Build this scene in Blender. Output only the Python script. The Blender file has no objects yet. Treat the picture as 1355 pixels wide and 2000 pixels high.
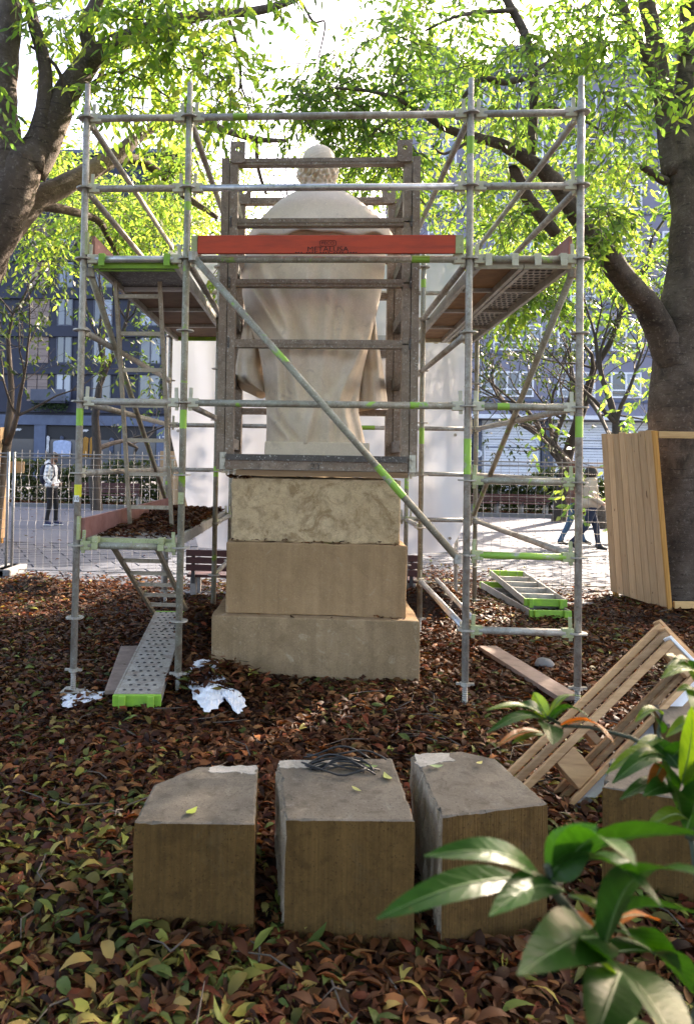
import bpy, math, random
import numpy as np
from mathutils import Vector, Matrix

random.seed(7)
rng = np.random.default_rng(11)
rad = math.radians
S = bpy.context.scene
COL = S.collection

# ------------------------------------------------------------------ camera
FPX, YAW, PITCH, ROLL, PPX, PPY = 1420.0, -0.0632, 0.027, 0.0175, 524.5, 864.7
CAM = np.array([-0.0597, -4.9785, 1.597])
_cy, _sy, _cp, _sp, _cr, _sr = math.cos(YAW), math.sin(YAW), math.cos(PITCH), math.sin(PITCH), math.cos(ROLL), math.sin(ROLL)
_f = np.array([_sy*_cp, _cy*_cp, _sp]); _r0 = np.array([_cy, -_sy, 0.0]); _u0 = np.cross(_r0, _f)
CR, CU, CF = _r0*_cr + _u0*_sr, -_r0*_sr + _u0*_cr, _f
cd = bpy.data.cameras.new('camera'); cam = bpy.data.objects.new('camera', cd); COL.objects.link(cam)
M = Matrix.Identity(4)
for i in range(3):
    M[i][0], M[i][1], M[i][2], M[i][3] = CR[i], CU[i], -CF[i], CAM[i]
cam.matrix_world = M
cd.sensor_fit = 'VERTICAL'; cd.sensor_height = 36.0; cd.sensor_width = 24.4
cd.lens = FPX/2000*36.0
cd.shift_x = (677.5-PPX)/2000; cd.shift_y = -(1000-PPY)/2000
cd.clip_start = 0.05; cd.clip_end = 2000
cd.dof.use_dof = True; cd.dof.focus_distance = 5.2; cd.dof.aperture_fstop = 5.6
S.camera = cam

# ------------------------------------------------------------------ sky, sun, exposure
SUN_EL, SUN_AZ = rad(30), rad(40)          # azimuth measured from +Y (view direction) towards +X
W = bpy.data.worlds.new('World'); S.world = W; W.use_nodes = True
wn = W.node_tree; bg = wn.nodes['Background']
sky = wn.nodes.new('ShaderNodeTexSky'); sky.sky_type = 'NISHITA'; sky.sun_disc = False
sky.sun_elevation = SUN_EL; sky.sun_rotation = SUN_AZ
sky.air_density = 0.8; sky.dust_density = 4.0; sky.ozone_density = 1.0
wn.links.new(sky.outputs[0], bg.inputs[0]); bg.inputs[1].default_value = 0.15
sl = bpy.data.lights.new('sun', 'SUN'); sl.energy = 4.2; sl.angle = rad(0.5); sl.color = (1.0, 0.93, 0.82)
so = bpy.data.objects.new('sun', sl); COL.objects.link(so)
sd = Vector((math.sin(SUN_AZ)*math.cos(SUN_EL), math.cos(SUN_AZ)*math.cos(SUN_EL), math.sin(SUN_EL)))
so.rotation_euler = sd.to_track_quat('Z', 'Y').to_euler(); so.location = (12, 14, 16)
S.view_settings.view_transform = 'Standard'; S.view_settings.look = 'None'
S.view_settings.gamma = 1.0; S.view_settings.exposure = 2.7
S.view_settings.use_white_balance = True; S.view_settings.white_balance_temperature = 7400; S.view_settings.white_balance_tint = 16
S.cycles.use_denoising = True
S.cycles.max_bounces = 8; S.cycles.transparent_max_bounces = 8
S.cycles.caustics_reflective = False; S.cycles.caustics_refractive = False
S.cycles.sample_clamp_indirect = 6.0

# ------------------------------------------------------------------ measuring: a pixel of the 1355 x 2000 photograph and one known coordinate give a point in the place
def _ray(x, y): return CR*(x-PPX)/FPX - CU*(y-PPY)/FPX + CF
def at(x, y, Y):
    d = _ray(x, y); return CAM + d*((Y-CAM[1])/d[1])
def atz(x, y, Z=0.0):
    d = _ray(x, y); return CAM + d*((Z-CAM[2])/d[2])

# ------------------------------------------------------------------ materials
def _nodes(name):
    m = bpy.data.materials.new(name); m.use_nodes = True
    nt = m.node_tree; b = nt.nodes['Principled BSDF']
    return m, nt, b
def N(nt, t, **kw):
    n = nt.nodes.new(t)
    for k, v in kw.items(): setattr(n, k, v)
    return n
def coords(nt, scale=(1, 1, 1), world=False):
    mp = N(nt, 'ShaderNodeMapping'); mp.inputs['Scale'].default_value = scale
    if world:
        g = N(nt, 'ShaderNodeNewGeometry'); nt.links.new(g.outputs['Position'], mp.inputs[0])
    else:
        t = N(nt, 'ShaderNodeTexCoord'); nt.links.new(t.outputs['Object'], mp.inputs[0])
    return mp.outputs[0]
def noise(nt, vec, scale, detail=4.0, rough=0.6, dist=0.0):
    n = N(nt, 'ShaderNodeTexNoise'); n.inputs['Scale'].default_value = scale; n.inputs['Detail'].default_value = detail
    n.inputs['Roughness'].default_value = rough; n.inputs['Distortion'].default_value = dist
    nt.links.new(vec, n.inputs['Vector']); return n.outputs['Fac']
def ramp(nt, fac, stops, interp='LINEAR'):
    r = N(nt, 'ShaderNodeValToRGB'); r.color_ramp.interpolation = interp
    e = r.color_ramp.elements
    while len(e) < len(stops): e.new(0.5)
    for el, (p, c) in zip(e, stops):
        el.position = p; el.color = (*c, 1) if len(c) == 3 else c
    nt.links.new(fac, r.inputs[0]); return r.outputs[0]
def mix(nt, fac, a, b, mode='MIX'):
    n = N(nt, 'ShaderNodeMix', data_type='RGBA', blend_type=mode)
    for s, v in ((n.inputs[0], fac), (n.inputs[6], a), (n.inputs[7], b)):
        if hasattr(v, 'links'): nt.links.new(v, s)
        elif isinstance(v, (int, float)): s.default_value = v
        else: s.default_value = (*v, 1)
    return n.outputs[2]
def bump(nt, b, h, strength=0.3, dist=0.01):
    n = N(nt, 'ShaderNodeBump'); n.inputs['Strength'].default_value = strength; n.inputs['Distance'].default_value = dist
    nt.links.new(h, n.inputs['Height']); nt.links.new(n.outputs[0], b.inputs['Normal'])
def simple(name, a, b2=None, rough=0.7, scale=8.0, metal=0.0, bmp=0.0, bscale=60.0, world=True, stretch=(1, 1, 1), bdist=0.004, contrast=(0.3, 0.7), spec=0.5):
    m, nt, b = _nodes(name)
    b2 = b2 or tuple(c*0.7 for c in a)
    v = coords(nt, stretch, world)
    n1 = noise(nt, v, scale, 6, 0.65)
    nt.links.new(ramp(nt, n1, [(contrast[0], b2), (contrast[1], a)]), b.inputs['Base Color'])
    b.inputs['Roughness'].default_value = rough; b.inputs['Metallic'].default_value = metal
    b.inputs['Specular IOR Level'].default_value = spec
    if bmp: bump(nt, b, noise(nt, v, bscale, 5, 0.7), bmp, bdist)
    return m
def leafmat(name, trans=0.5, rough=0.45, attr='Col', tint=(1.4, 1.45, 0.75), fixed=None, spec=0.4):
    m, nt, b = _nodes(name)
    if fixed is None:
        a = N(nt, 'ShaderNodeAttribute', attribute_name=attr); colr = a.outputs['Color']
    else:
        g = coords(nt, (1, 1, 1), True)
        colr = ramp(nt, noise(nt, g, 18, 4), [(0.3, fixed[0]), (0.7, fixed[1])])
    nt.links.new(colr, b.inputs['Base Color'])
    b.inputs['Roughness'].default_value = rough; b.inputs['Specular IOR Level'].default_value = spec
    if fixed is not None:
        b.inputs['Coat Weight'].default_value = 0.0
        av = N(nt, 'ShaderNodeAttribute', attribute_name='vein')
        colr = mix(nt, mix(nt, 1.0, av.outputs['Fac'], (0.22,)*3, 'MULTIPLY'), colr, tuple(min(1, x*2.0) for x in fixed[1]))
        spots = noise(nt, coords(nt, (1, 1, 1), True), 60, 5, 0.7)
        colr = mix(nt, ramp(nt, spots, [(0.66, (0, 0, 0)), (0.72, (0.8,)*3)]), colr, (0.10, 0.07, 0.025))
        nt.links.new(colr, b.inputs['Base Color'])
        bump(nt, b, mix(nt, 0.35, av.outputs['Fac'], noise(nt, coords(nt, (1, 1, 1), True), 130, 3, 0.6, 0.8)), 0.25, 0.003)
    if trans:
        t = N(nt, 'ShaderNodeBsdfTranslucent'); nt.links.new(mix(nt, 1.0, colr, tint, 'MULTIPLY'), t.inputs[0])
        ms = N(nt, 'ShaderNodeMixShader'); ms.inputs[0].default_value = trans
        nt.links.new(b.outputs[0], ms.inputs[1]); nt.links.new(t.outputs[0], ms.inputs[2])
        nt.links.new(ms.outputs[0], nt.nodes['Material Output'].inputs[0])
    return m
def stone(name, light, dark, streak=0.35, pit=0.4, groove=0.0, stain=(0.10, 0.07, 0.04), stain_at=0.66, wear=1.0):
    m, nt, b = _nodes(name)
    v = coords(nt, (1, 1, 1), True)
    big = noise(nt, v, 2.6, 7, 0.65, 0.4)
    c = ramp(nt, big, [(0.3, dark), (0.68, light)])
    vs = coords(nt, (9, 9, 0.5), True)
    st = noise(nt, vs, 1.6, 4, 0.6)
    c = mix(nt, ramp(nt, st, [(0.35, (0, 0, 0)), (0.75, (streak,)*3)]), c, tuple(x*0.55 for x in dark))
    sp = noise(nt, v, 95, 3, 0.7)
    c = mix(nt, ramp(nt, sp, [(0.55, (0, 0, 0)), (0.72, (0.5,)*3)]), c, tuple(min(1, x*1.35) for x in light))
    sm = noise(nt, v, 5.0, 8, 0.75, 1.2)
    c = mix(nt, ramp(nt, sm, [(stain_at, (0, 0, 0)), (stain_at+0.1, (0.7,)*3)]), c, stain)
    blot = noise(nt, v, 14, 6, 0.7, 0.6)
    c = mix(nt, ramp(nt, blot, [(0.36, (0.55*wear,)*3), (0.52, (0, 0, 0))]), c, tuple(x*0.6 for x in dark))
    pits = noise(nt, v, 120, 2, 0.5)
    c = mix(nt, ramp(nt, pits, [(0.30, (0.7*wear,)*3), (0.38, (0, 0, 0))]), c, tuple(x*0.35 for x in dark))
    nt.links.new(c, b.inputs['Base Color']); b.inputs['Roughness'].default_value = 0.9; b.inputs['Specular IOR Level'].default_value = 0.2
    h = mix(nt, 0.5, noise(nt, v, 160, 4, 0.7), noise(nt, v, 32, 6, 0.7))
    if groove:
        gv = noise(nt, coords(nt, (105, 105, 1.3), True), 1.0, 2, 0.5)
        lines = ramp(nt, gv, [(0.40, (0, 0, 0)), (0.60, (1, 1, 1))])
        h = mix(nt, groove, h, lines)
        c2 = mix(nt, ramp(nt, gv, [(0.36, (0.26,)*3), (0.55, (0, 0, 0))]), c, tuple(x*0.5 for x in dark))
        nt.links.new(c2, b.inputs['Base Color'])
    bump(nt, b, h, pit, 0.006)
    return m
def wood(name, light, dark, axis='Z', rough=0.75, knots=True, spec=0.25):
    m, nt, b = _nodes(name)
    sc = {'X': (0.6, 14, 14), 'Y': (14, 0.6, 14), 'Z': (14, 14, 0.6)}[axis]
    v = coords(nt, sc, False)
    g = noise(nt, v, 2.2, 6, 0.6, 0.8)
    oi = N(nt, 'ShaderNodeObjectInfo')
    c = ramp(nt, g, [(0.28, dark), (0.62, light)])
    hs = N(nt, 'ShaderNodeHueSaturation'); mr = N(nt, 'ShaderNodeMapRange')
    mr.inputs['To Min'].default_value = 0.78; mr.inputs['To Max'].default_value = 1.15
    nt.links.new(oi.outputs['Random'], mr.inputs[0]); nt.links.new(mr.outputs[0], hs.inputs['Value'])
    nt.links.new(c, hs.inputs['Color']); c = hs.outputs[0]
    if knots:
        k = noise(nt, coords(nt, (1, 1, 1) if axis != 'Z' else (1.0, 1.0, 0.55), True), 15, 2, 0.5, 0.3)
        c = mix(nt, ramp(nt, k, [(0.71, (0, 0, 0)), (0.76, (0.85,)*3)]), c, (0.09, 0.045, 0.02))
    nt.links.new(c, b.inputs['Base Color']); b.inputs['Roughness'].default_value = rough; b.inputs['Specular IOR Level'].default_value = spec
    bump(nt, b, g, 0.15, 0.003)
    return m
def galv(name, light=(0.46, 0.44, 0.39), dark=(0.23, 0.21, 0.18), rust=0.0, metal=0.2, green=0.0, rough=0.5):
    m, nt, b = _nodes(name)
    v = coords(nt, (1, 1, 1), True)
    c = ramp(nt, noise(nt, v, 9, 8, 0.75, 0.5), [(0.3, dark), (0.66, light)])
    spk = noise(nt, v, 70, 3, 0.6)
    c = mix(nt, ramp(nt, spk, [(0.60, (0, 0, 0)), (0.67, (0.7,)*3)]), c, (0.55, 0.54, 0.50))
    c = mix(nt, ramp(nt, noise(nt, v, 26, 6, 0.75, 0.4), [(0.56, (0, 0, 0)), (0.64, (0.6,)*3)]), c, tuple(x*0.55 for x in dark))
    if rust:
        c = mix(nt, ramp(nt, noise(nt, v, 6, 7, 0.7, 1), [(0.55-rust*0.15, (0, 0, 0)), (0.72, (0.75,)*3)]), c, (0.17, 0.10, 0.06))
    if green:
        c = mix(nt, ramp(nt, noise(nt, v, 5, 5, 0.6, 0.4), [(0.62-green*0.4, (0, 0, 0)), (0.68-green*0.4, (1,)*3)]), c, (0.24, 0.44, 0.06))
    nt.links.new(c, b.inputs['Base Color']); b.inputs['Metallic'].default_value = metal
    nt.links.new(ramp(nt, noise(nt, v, 20, 4), [(0.3, (rough-0.12,)*3), (0.7, (rough+0.15,)*3)]), b.inputs['Roughness'])
    bump(nt, b, noise(nt, v, 90, 3), 0.12, 0.002)
    return m

MT = dict(
    galv=galv('galvanised_tube', rust=0.45), galv_new=galv('bright_galvanised', (0.55, 0.56, 0.57), (0.34, 0.35, 0.36), metal=0.7, rough=0.36),
    galv_green=galv('green_daubed_tube', green=0.5), galv_olive=galv('dirty_tube', (0.36, 0.35, 0.28), (0.2, 0.19, 0.14), rust=0.5, green=0.06),
    lime=simple('lime_paint', (0.25, 0.50, 0.035), (0.16, 0.32, 0.05), 0.6, 14), limepale=galv('pale_green_paint', (0.42, 0.45, 0.24), (0.26, 0.28, 0.14), metal=0.1),
    cream=simple('cream_painted_hook', (0.58, 0.56, 0.45), (0.42, 0.4, 0.3), 0.6, 20),
    alu=galv('worn_aluminium', (0.48, 0.46, 0.42), (0.30, 0.28, 0.24), metal=0.4), tan_alu=galv('tan_ladder', (0.42, 0.36, 0.27), (0.27, 0.22, 0.16), metal=0.2),
    ply=simple('plywood_underside', (0.22, 0.13, 0.075), (0.13, 0.075, 0.045), 0.8, 7, bmp=0.1), ply_orange=simple('orange_plywood', (0.36, 0.21, 0.10), (0.22, 0.125, 0.06), 0.8, 9, bmp=0.1),
    deck_top=simple('deck_board_top', (0.34, 0.30, 0.26), (0.2, 0.17, 0.14), 0.85, 8, bmp=0.15),
    redboard=simple('red_painted_board', (0.50, 0.055, 0.02), (0.28, 0.035, 0.018), 0.6, 6, bmp=0.1, stretch=(0.6, 1, 4), contrast=(0.2, 0.55)),
    redfade=simple('faded_red_board', (0.34, 0.17, 0.15), (0.22, 0.085, 0.07), 0.8, 7, bmp=0.15),
    print=simple('black_print', (0.03, 0.012, 0.01), rough=0.8),
    steel=galv('brown_mill_steel', (0.30, 0.225, 0.165), (0.14, 0.10, 0.07), rust=0.5, metal=0.1, rough=0.5), steel_dark=galv('dark_mill_steel', (0.09, 0.075, 0.065), (0.045, 0.037, 0.032), metal=0.1, rough=0.5),
    bolt=galv('zinc_bolt', (0.6, 0.57, 0.48), (0.4, 0.37, 0.3), metal=0.5),
    statue=stone('statue_stone', (0.80, 0.665, 0.52), (0.69, 0.56, 0.425), 0.10, 0.3, stain=(0.50, 0.40, 0.33), stain_at=0.58, wear=0.25),
    rough_stone=stone('rough_pale_stone', (0.62, 0.46, 0.28), (0.46, 0.32, 0.175), 0.12, 0.9, stain=(0.24, 0.145, 0.065), stain_at=0.51),
    pedestal=stone('brown_sandstone', (0.42, 0.27, 0.145), (0.33, 0.205, 0.105), 0.45, 0.5, stain=(0.42, 0.32, 0.21), stain_at=0.58, wear=0.4),
    base_stone=stone('weathered_base_stone', (0.42, 0.285, 0.165), (0.28, 0.185, 0.10), 0.5, 0.6, stain=(0.50, 0.39, 0.26), stain_at=0.56, wear=0.6),
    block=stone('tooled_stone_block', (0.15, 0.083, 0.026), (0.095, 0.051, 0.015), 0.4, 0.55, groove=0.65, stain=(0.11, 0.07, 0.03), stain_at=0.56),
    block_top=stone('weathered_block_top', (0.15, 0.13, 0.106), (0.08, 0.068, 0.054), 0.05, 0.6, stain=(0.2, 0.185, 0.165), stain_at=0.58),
    block_rough=stone('broken_pale_stone', (0.42, 0.34, 0.25), (0.28, 0.21, 0.14), 0.1, 1.0, stain=(0.25, 0.17, 0.1)),
    bark_dark=simple('dark_bark', (0.075, 0.058, 0.045), (0.035, 0.027, 0.021), 0.9, 4, bmp=0.5, bscale=30, bdist=0.02),
    twig=simple('twig_bark', (0.11, 0.085, 0.07), (0.05, 0.04, 0.03), 0.9, 6),
    leaf=leafmat('sunlit_leaf', 0.68), leaf_far=leafmat('far_leaf', 0.5), litter=leafmat('dry_leaf', 0.22, 0.55, tint=(1.3, 1.0, 0.6), spec=0.12),
    soil=simple('leaf_mould_soil', (0.05, 0.024, 0.014), (0.018, 0.01, 0.006), 0.95, 30, bmp=1.0, bscale=45, bdist=0.03),
    pine=wood('new_pine_boards', (0.50, 0.34, 0.20), (0.38, 0.24, 0.13), 'Z'), pine_x=wood('pine_rail', (0.62, 0.40, 0.18), (0.46, 0.27, 0.11), 'X', knots=False),
    pine_edge=wood('orange_pine_edge', (0.58, 0.30, 0.08), (0.42, 0.2, 0.05), 'Z', knots=False),
    pallet=wood('pallet_wood', (0.55, 0.34, 0.18), (0.36, 0.2, 0.10), 'X', knots=False), pallet_dark=wood('weathered_pallet_wood', (0.33, 0.21, 0.12), (0.2, 0.115, 0.06), 'X', knots=False),
    plank=simple('grey_plank', (0.30, 0.22, 0.18), (0.16, 0.11, 0.085), 0.85, 9, bmp=0.2),
    white_sheet=simple('white_plastic_sheet', (0.80, 0.82, 0.86), (0.6, 0.62, 0.66), 0.5, 9, bmp=0.3, bscale=14, bdist=0.02),
    sun_pale=stone('sun_patch_stone', (0.36, 0.34, 0.31), (0.25, 0.235, 0.21), 0.05, 0.8, stain=(0.2, 0.18, 0.15), stain_at=0.58),  # pale tone for the sunlight painted on the block tops
    lime_worn=galv('worn_lime_band', green=0.62), paving=None, asphalt=simple('asphalt', (0.10, 0.10, 0.105), (0.06, 0.06, 0.065), 0.9, 3, bmp=0.2),
    paver=simple('grey_paver', (0.07, 0.08, 0.104), (0.048, 0.055, 0.074), 0.85, 1.7, bmp=0.25, bscale=80),
    joint=simple('paving_joint', (0.05, 0.05, 0.05), (0.035, 0.035, 0.035), 0.95, 20),
    wire=galv('fence_wire', (0.24, 0.245, 0.25), (0.16, 0.16, 0.165), metal=0.3), concrete=simple('concrete', (0.2, 0.195, 0.19), (0.14, 0.137, 0.135), 0.9, 9, bmp=0.2),
    bench=simple('dark_red_slat', (0.085, 0.02, 0.018), (0.045, 0.012, 0.011), 0.5, 10), iron=simple('dark_iron', (0.05, 0.05, 0.055), (0.03, 0.03, 0.03), 0.5, 20),
    bench_leg=simple('concrete_bench_leg', (0.34, 0.33, 0.31), (0.22, 0.21, 0.2), 0.9, 20),
    navy=simple('navy_cladding', (0.007, 0.012, 0.036), (0.005, 0.008, 0.025), 0.55, 1.2), bluegrey=simple('bluegrey_concrete', (0.11, 0.14, 0.21), (0.08, 0.1, 0.155), 0.8, 2),
    beige=simple('beige_cladding', (0.30, 0.23, 0.20), (0.22, 0.165, 0.145), 0.8, 2.2, stretch=(0.4, 1, 3)), shopdark=simple('shop_interior', (0.012, 0.012, 0.015), rough=0.6),
    lilac=simple('lilac_render_wall', (0.25, 0.245, 0.305), (0.19, 0.187, 0.24), 0.85, 0.6), slate=simple('slate_pillar', (0.085, 0.095, 0.13), (0.06, 0.07, 0.095), 0.7, 2),
    whitepaint=simple('white_paint', (0.78, 0.79, 0.80), (0.66, 0.67, 0.69), 0.6, 4), black=simple('black_rubber', (0.012, 0.012, 0.013), rough=0.45),
    orange_cloth=simple('orange_cloth', (0.48, 0.24, 0.05), (0.36, 0.17, 0.03), 0.9, 8), bluecloth=simple('pale_blue_cloth', (0.42, 0.5, 0.68), (0.3, 0.37, 0.52), 0.9, 6),
    purple=simple('purple_sign_disc', (0.14, 0.03, 0.26), rough=0.5), dgreen=simple('dark_green_bin', (0.03, 0.06, 0.035), (0.02, 0.04, 0.025), 0.5, 10),
    skin=simple('skin', (0.48, 0.29, 0.21), (0.40, 0.23, 0.16), 0.6, 12), skin_dark=simple('tanned_skin', (0.24, 0.12, 0.075), (0.18, 0.09, 0.055), 0.6, 12),
    trouser=simple('black_trousers', (0.014, 0.014, 0.018), (0.008, 0.008, 0.01), 0.9, 20), jeans=simple('dark_jeans', (0.022, 0.03, 0.06), (0.012, 0.018, 0.04), 0.9, 20),
    jeans_blue=simple('blue_jeans', (0.06, 0.12, 0.2), (0.04, 0.08, 0.14), 0.9, 20), jacket=simple('beige_jacket', (0.52, 0.42, 0.32), (0.42, 0.33, 0.25), 0.9, 14, bmp=0.3, bscale=40),
    coat=simple('brown_coat', (0.2, 0.1, 0.075), (0.14, 0.07, 0.05), 0.9, 14), hair=simple('dark_hair', (0.022, 0.014, 0.01), rough=0.6), hair_red=simple('reddish_hair', (0.14, 0.05, 0.025), rough=0.6),
    shoe=simple('navy_trainers', (0.03, 0.035, 0.09), rough=0.6), sole=simple('white_sole', (0.75, 0.75, 0.75), rough=0.6), navycloth=simple('navy_nylon', (0.012, 0.014, 0.035), rough=0.7),
    yellow=simple('yellow_tag', (0.75, 0.72, 0.03), rough=0.5), strap=simple('black_strap', (0.008, 0.008, 0.009), rough=0.35),
    shrub=leafmat('glossy_shrub_leaf', 0.28, 0.34, tint=(1.4, 1.8, 0.3), fixed=((0.013, 0.048, 0.008), (0.026, 0.078, 0.013)), spec=0.2),
    shrub_young=leafmat('young_shrub_leaf', 0.5, 0.3, tint=(1.4, 1.5, 0.4), fixed=((0.085, 0.16, 0.014), (0.14, 0.22, 0.024)), spec=0.5),
    shrub_red=leafmat('orange_shrub_leaf', 0.4, 0.4, tint=(1.6, 1.1, 0.4), fixed=((0.22, 0.09, 0.02), (0.45, 0.13, 0.02))),
    shrub_stem=simple('green_stem', (0.035, 0.045, 0.02), (0.02, 0.028, 0.012), 0.6, 20), vein=simple('pale_midrib', (0.10, 0.18, 0.05), rough=0.4),
)
def barkmat():
    m, nt, b = _nodes('smooth_grey_bark')
    v = coords(nt, (1, 1, 1), True); vh = coords(nt, (1.2, 1.2, 7), True); vv = coords(nt, (9, 9, 1.0), True)
    c = ramp(nt, noise(nt, v, 2.2, 7, 0.7, 0.5), [(0.3, (0.04, 0.029, 0.022)), (0.5, (0.10, 0.074, 0.057)), (0.7, (0.17, 0.132, 0.104))])
    c = mix(nt, ramp(nt, noise(nt, vh, 4.5, 4, 0.6, 0.6), [(0.58, (0, 0, 0)), (0.66, (0.75,)*3)]), c, (0.035, 0.026, 0.02))
    c = mix(nt, ramp(nt, noise(nt, v, 26, 5, 0.7), [(0.56, (0, 0, 0)), (0.66, (0.55,)*3)]), c, (0.25, 0.21, 0.17))
    c = mix(nt, ramp(nt, noise(nt, v, 1.1, 5, 0.7, 1.0), [(0.56, (0, 0, 0)), (0.64, (0.7,)*3)]), c, (0.03, 0.024, 0.018))
    nt.links.new(c, b.inputs['Base Color']); b.inputs['Roughness'].default_value = 0.88; b.inputs['Specular IOR Level'].default_value = 0.25
    h = mix(nt, 0.5, noise(nt, vv, 2.5, 6, 0.7), noise(nt, vh, 9, 5, 0.7)); bump(nt, b, mix(nt, 0.35, h, noise(nt, v, 60, 4)), 0.8, 0.03)
    return m
MT['bark'] = barkmat()
def glassmat():
    m, nt, b = _nodes('window_glass')
    oi = N(nt, 'ShaderNodeObjectInfo')
    nt.links.new(ramp(nt, oi.outputs['Random'], [(0.0, (0.03, 0.035, 0.045)), (0.55, (0.10, 0.12, 0.15)), (1.0, (0.28, 0.33, 0.42))]), b.inputs['Base Color'])
    b.inputs['Roughness'].default_value = 0.08; b.inputs['Specular IOR Level'].default_value = 0.9
    return m
MT['glass'] = glassmat()
def tarpmat():
    m, nt, b = _nodes('white_tarpaulin')
    v = coords(nt, (1, 1, 1), True)
    c = ramp(nt, noise(nt, v, 1.4, 5), [(0.3, (0.70, 0.73, 0.80)), (0.7, (0.76, 0.785, 0.83))])
    nt.links.new(c, b.inputs['Base Color']); b.inputs['Roughness'].default_value = 0.5
    t = N(nt, 'ShaderNodeBsdfTranslucent'); t.inputs[0].default_value = (0.6, 0.6, 0.62, 1)
    ms = N(nt, 'ShaderNodeMixShader'); ms.inputs[0].default_value = 0.10
    nt.links.new(b.outputs[0], ms.inputs[1]); nt.links.new(t.outputs[0], ms.inputs[2]); nt.links.new(ms.outputs[0], nt.nodes['Material Output'].inputs[0])
    return m
MT['tarp'] = tarpmat()
def plaidmat():
    m, nt, b = _nodes('plaid_cloth')
    v = coords(nt, (1, 1, 1), True)
    sx = N(nt, 'ShaderNodeSeparateXYZ'); nt.links.new(v, sx.inputs[0])
    out = []
    for ax, f in (('X', 70), ('Z', 70)):
        mm = N(nt, 'ShaderNodeMath', operation='MULTIPLY'); mm.inputs[1].default_value = f; nt.links.new(sx.outputs[ax], mm.inputs[0])
        s = N(nt, 'ShaderNodeMath', operation='SINE'); nt.links.new(mm.outputs[0], s.inputs[0]); out.append(s.outputs[0])
    ad = N(nt, 'ShaderNodeMath', operation='ADD'); nt.links.new(out[0], ad.inputs[0]); nt.links.new(out[1], ad.inputs[1])
    nt.links.new(ramp(nt, ad.outputs[0], [(0.0, (0.75, 0.76, 0.76)), (0.45, (0.62, 0.63, 0.63)), (1.0, (0.3, 0.31, 0.32))]), b.inputs['Base Color'])
    b.inputs['Roughness'].default_value = 0.9
    return m
MT['plaid'] = plaidmat()
def farpaving():
    m, nt, b = _nodes('plaza_paving')
    mp = N(nt, 'ShaderNodeMapping'); mp.inputs['Rotation'].default_value = (0, 0, rad(-27))
    g = N(nt, 'ShaderNodeNewGeometry'); nt.links.new(g.outputs['Position'], mp.inputs[0])
    br = N(nt, 'ShaderNodeTexBrick'); nt.links.new(mp.outputs[0], br.inputs['Vector'])
    br.inputs['Scale'].default_value = 1.0; br.inputs['Brick Width'].default_value = 0.6; br.inputs['Row Height'].default_value = 0.3
    br.inputs['Mortar Size'].default_value = 0.012; br.inputs['Color1'].default_value = (0.052, 0.062, 0.086, 1); br.inputs['Color2'].default_value = (0.064, 0.075, 0.10, 1)
    br.inputs['Mortar'].default_value = (0.06, 0.06, 0.06, 1)
    nt.links.new(mix(nt, 0.5, br.outputs[0], ramp(nt, noise(nt, g.outputs['Position'], 1.2, 5), [(0.3, (0.04, 0.048, 0.068)), (0.7, (0.07, 0.082, 0.108))])), b.inputs['Base Color'])
    b.inputs['Roughness'].default_value = 0.8
    return m
MT['paving'] = farpaving()

# ------------------------------------------------------------------ building blocks
def tag(o, label=None, cat=None, group=None, kind=None):
    for k, v in (('label', label), ('category', cat), ('group', group), ('kind', kind)):
        if v: o[k] = v
    return o
def off(o):
    v = np.zeros(3)
    while o is not None:
        v += np.array(o.location); o = o.parent
    return v
def thing(name, loc, label=None, cat=None, group=None, kind=None):
    o = bpy.data.objects.new(name, None); COL.objects.link(o); o.location = tuple(float(c) for c in loc); o.empty_display_size = 0.1
    return tag(o, label, cat, group, kind)
def put(name, me, parent=None, loc=None):
    o = bpy.data.objects.new(name, me); COL.objects.link(o)
    if loc is not None: o.location = tuple(float(c) for c in (np.array(loc) - (off(parent) if parent else 0)))
    if parent: o.parent = parent
    return o
def dup(o, parent, shift):
    c = o.copy(); COL.objects.link(c); c.parent = parent
    c.location = tuple(np.array(o.location) + np.array(shift) + (0 if parent is None or parent == o.parent else off(o.parent) - off(parent)))
    return c
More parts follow.
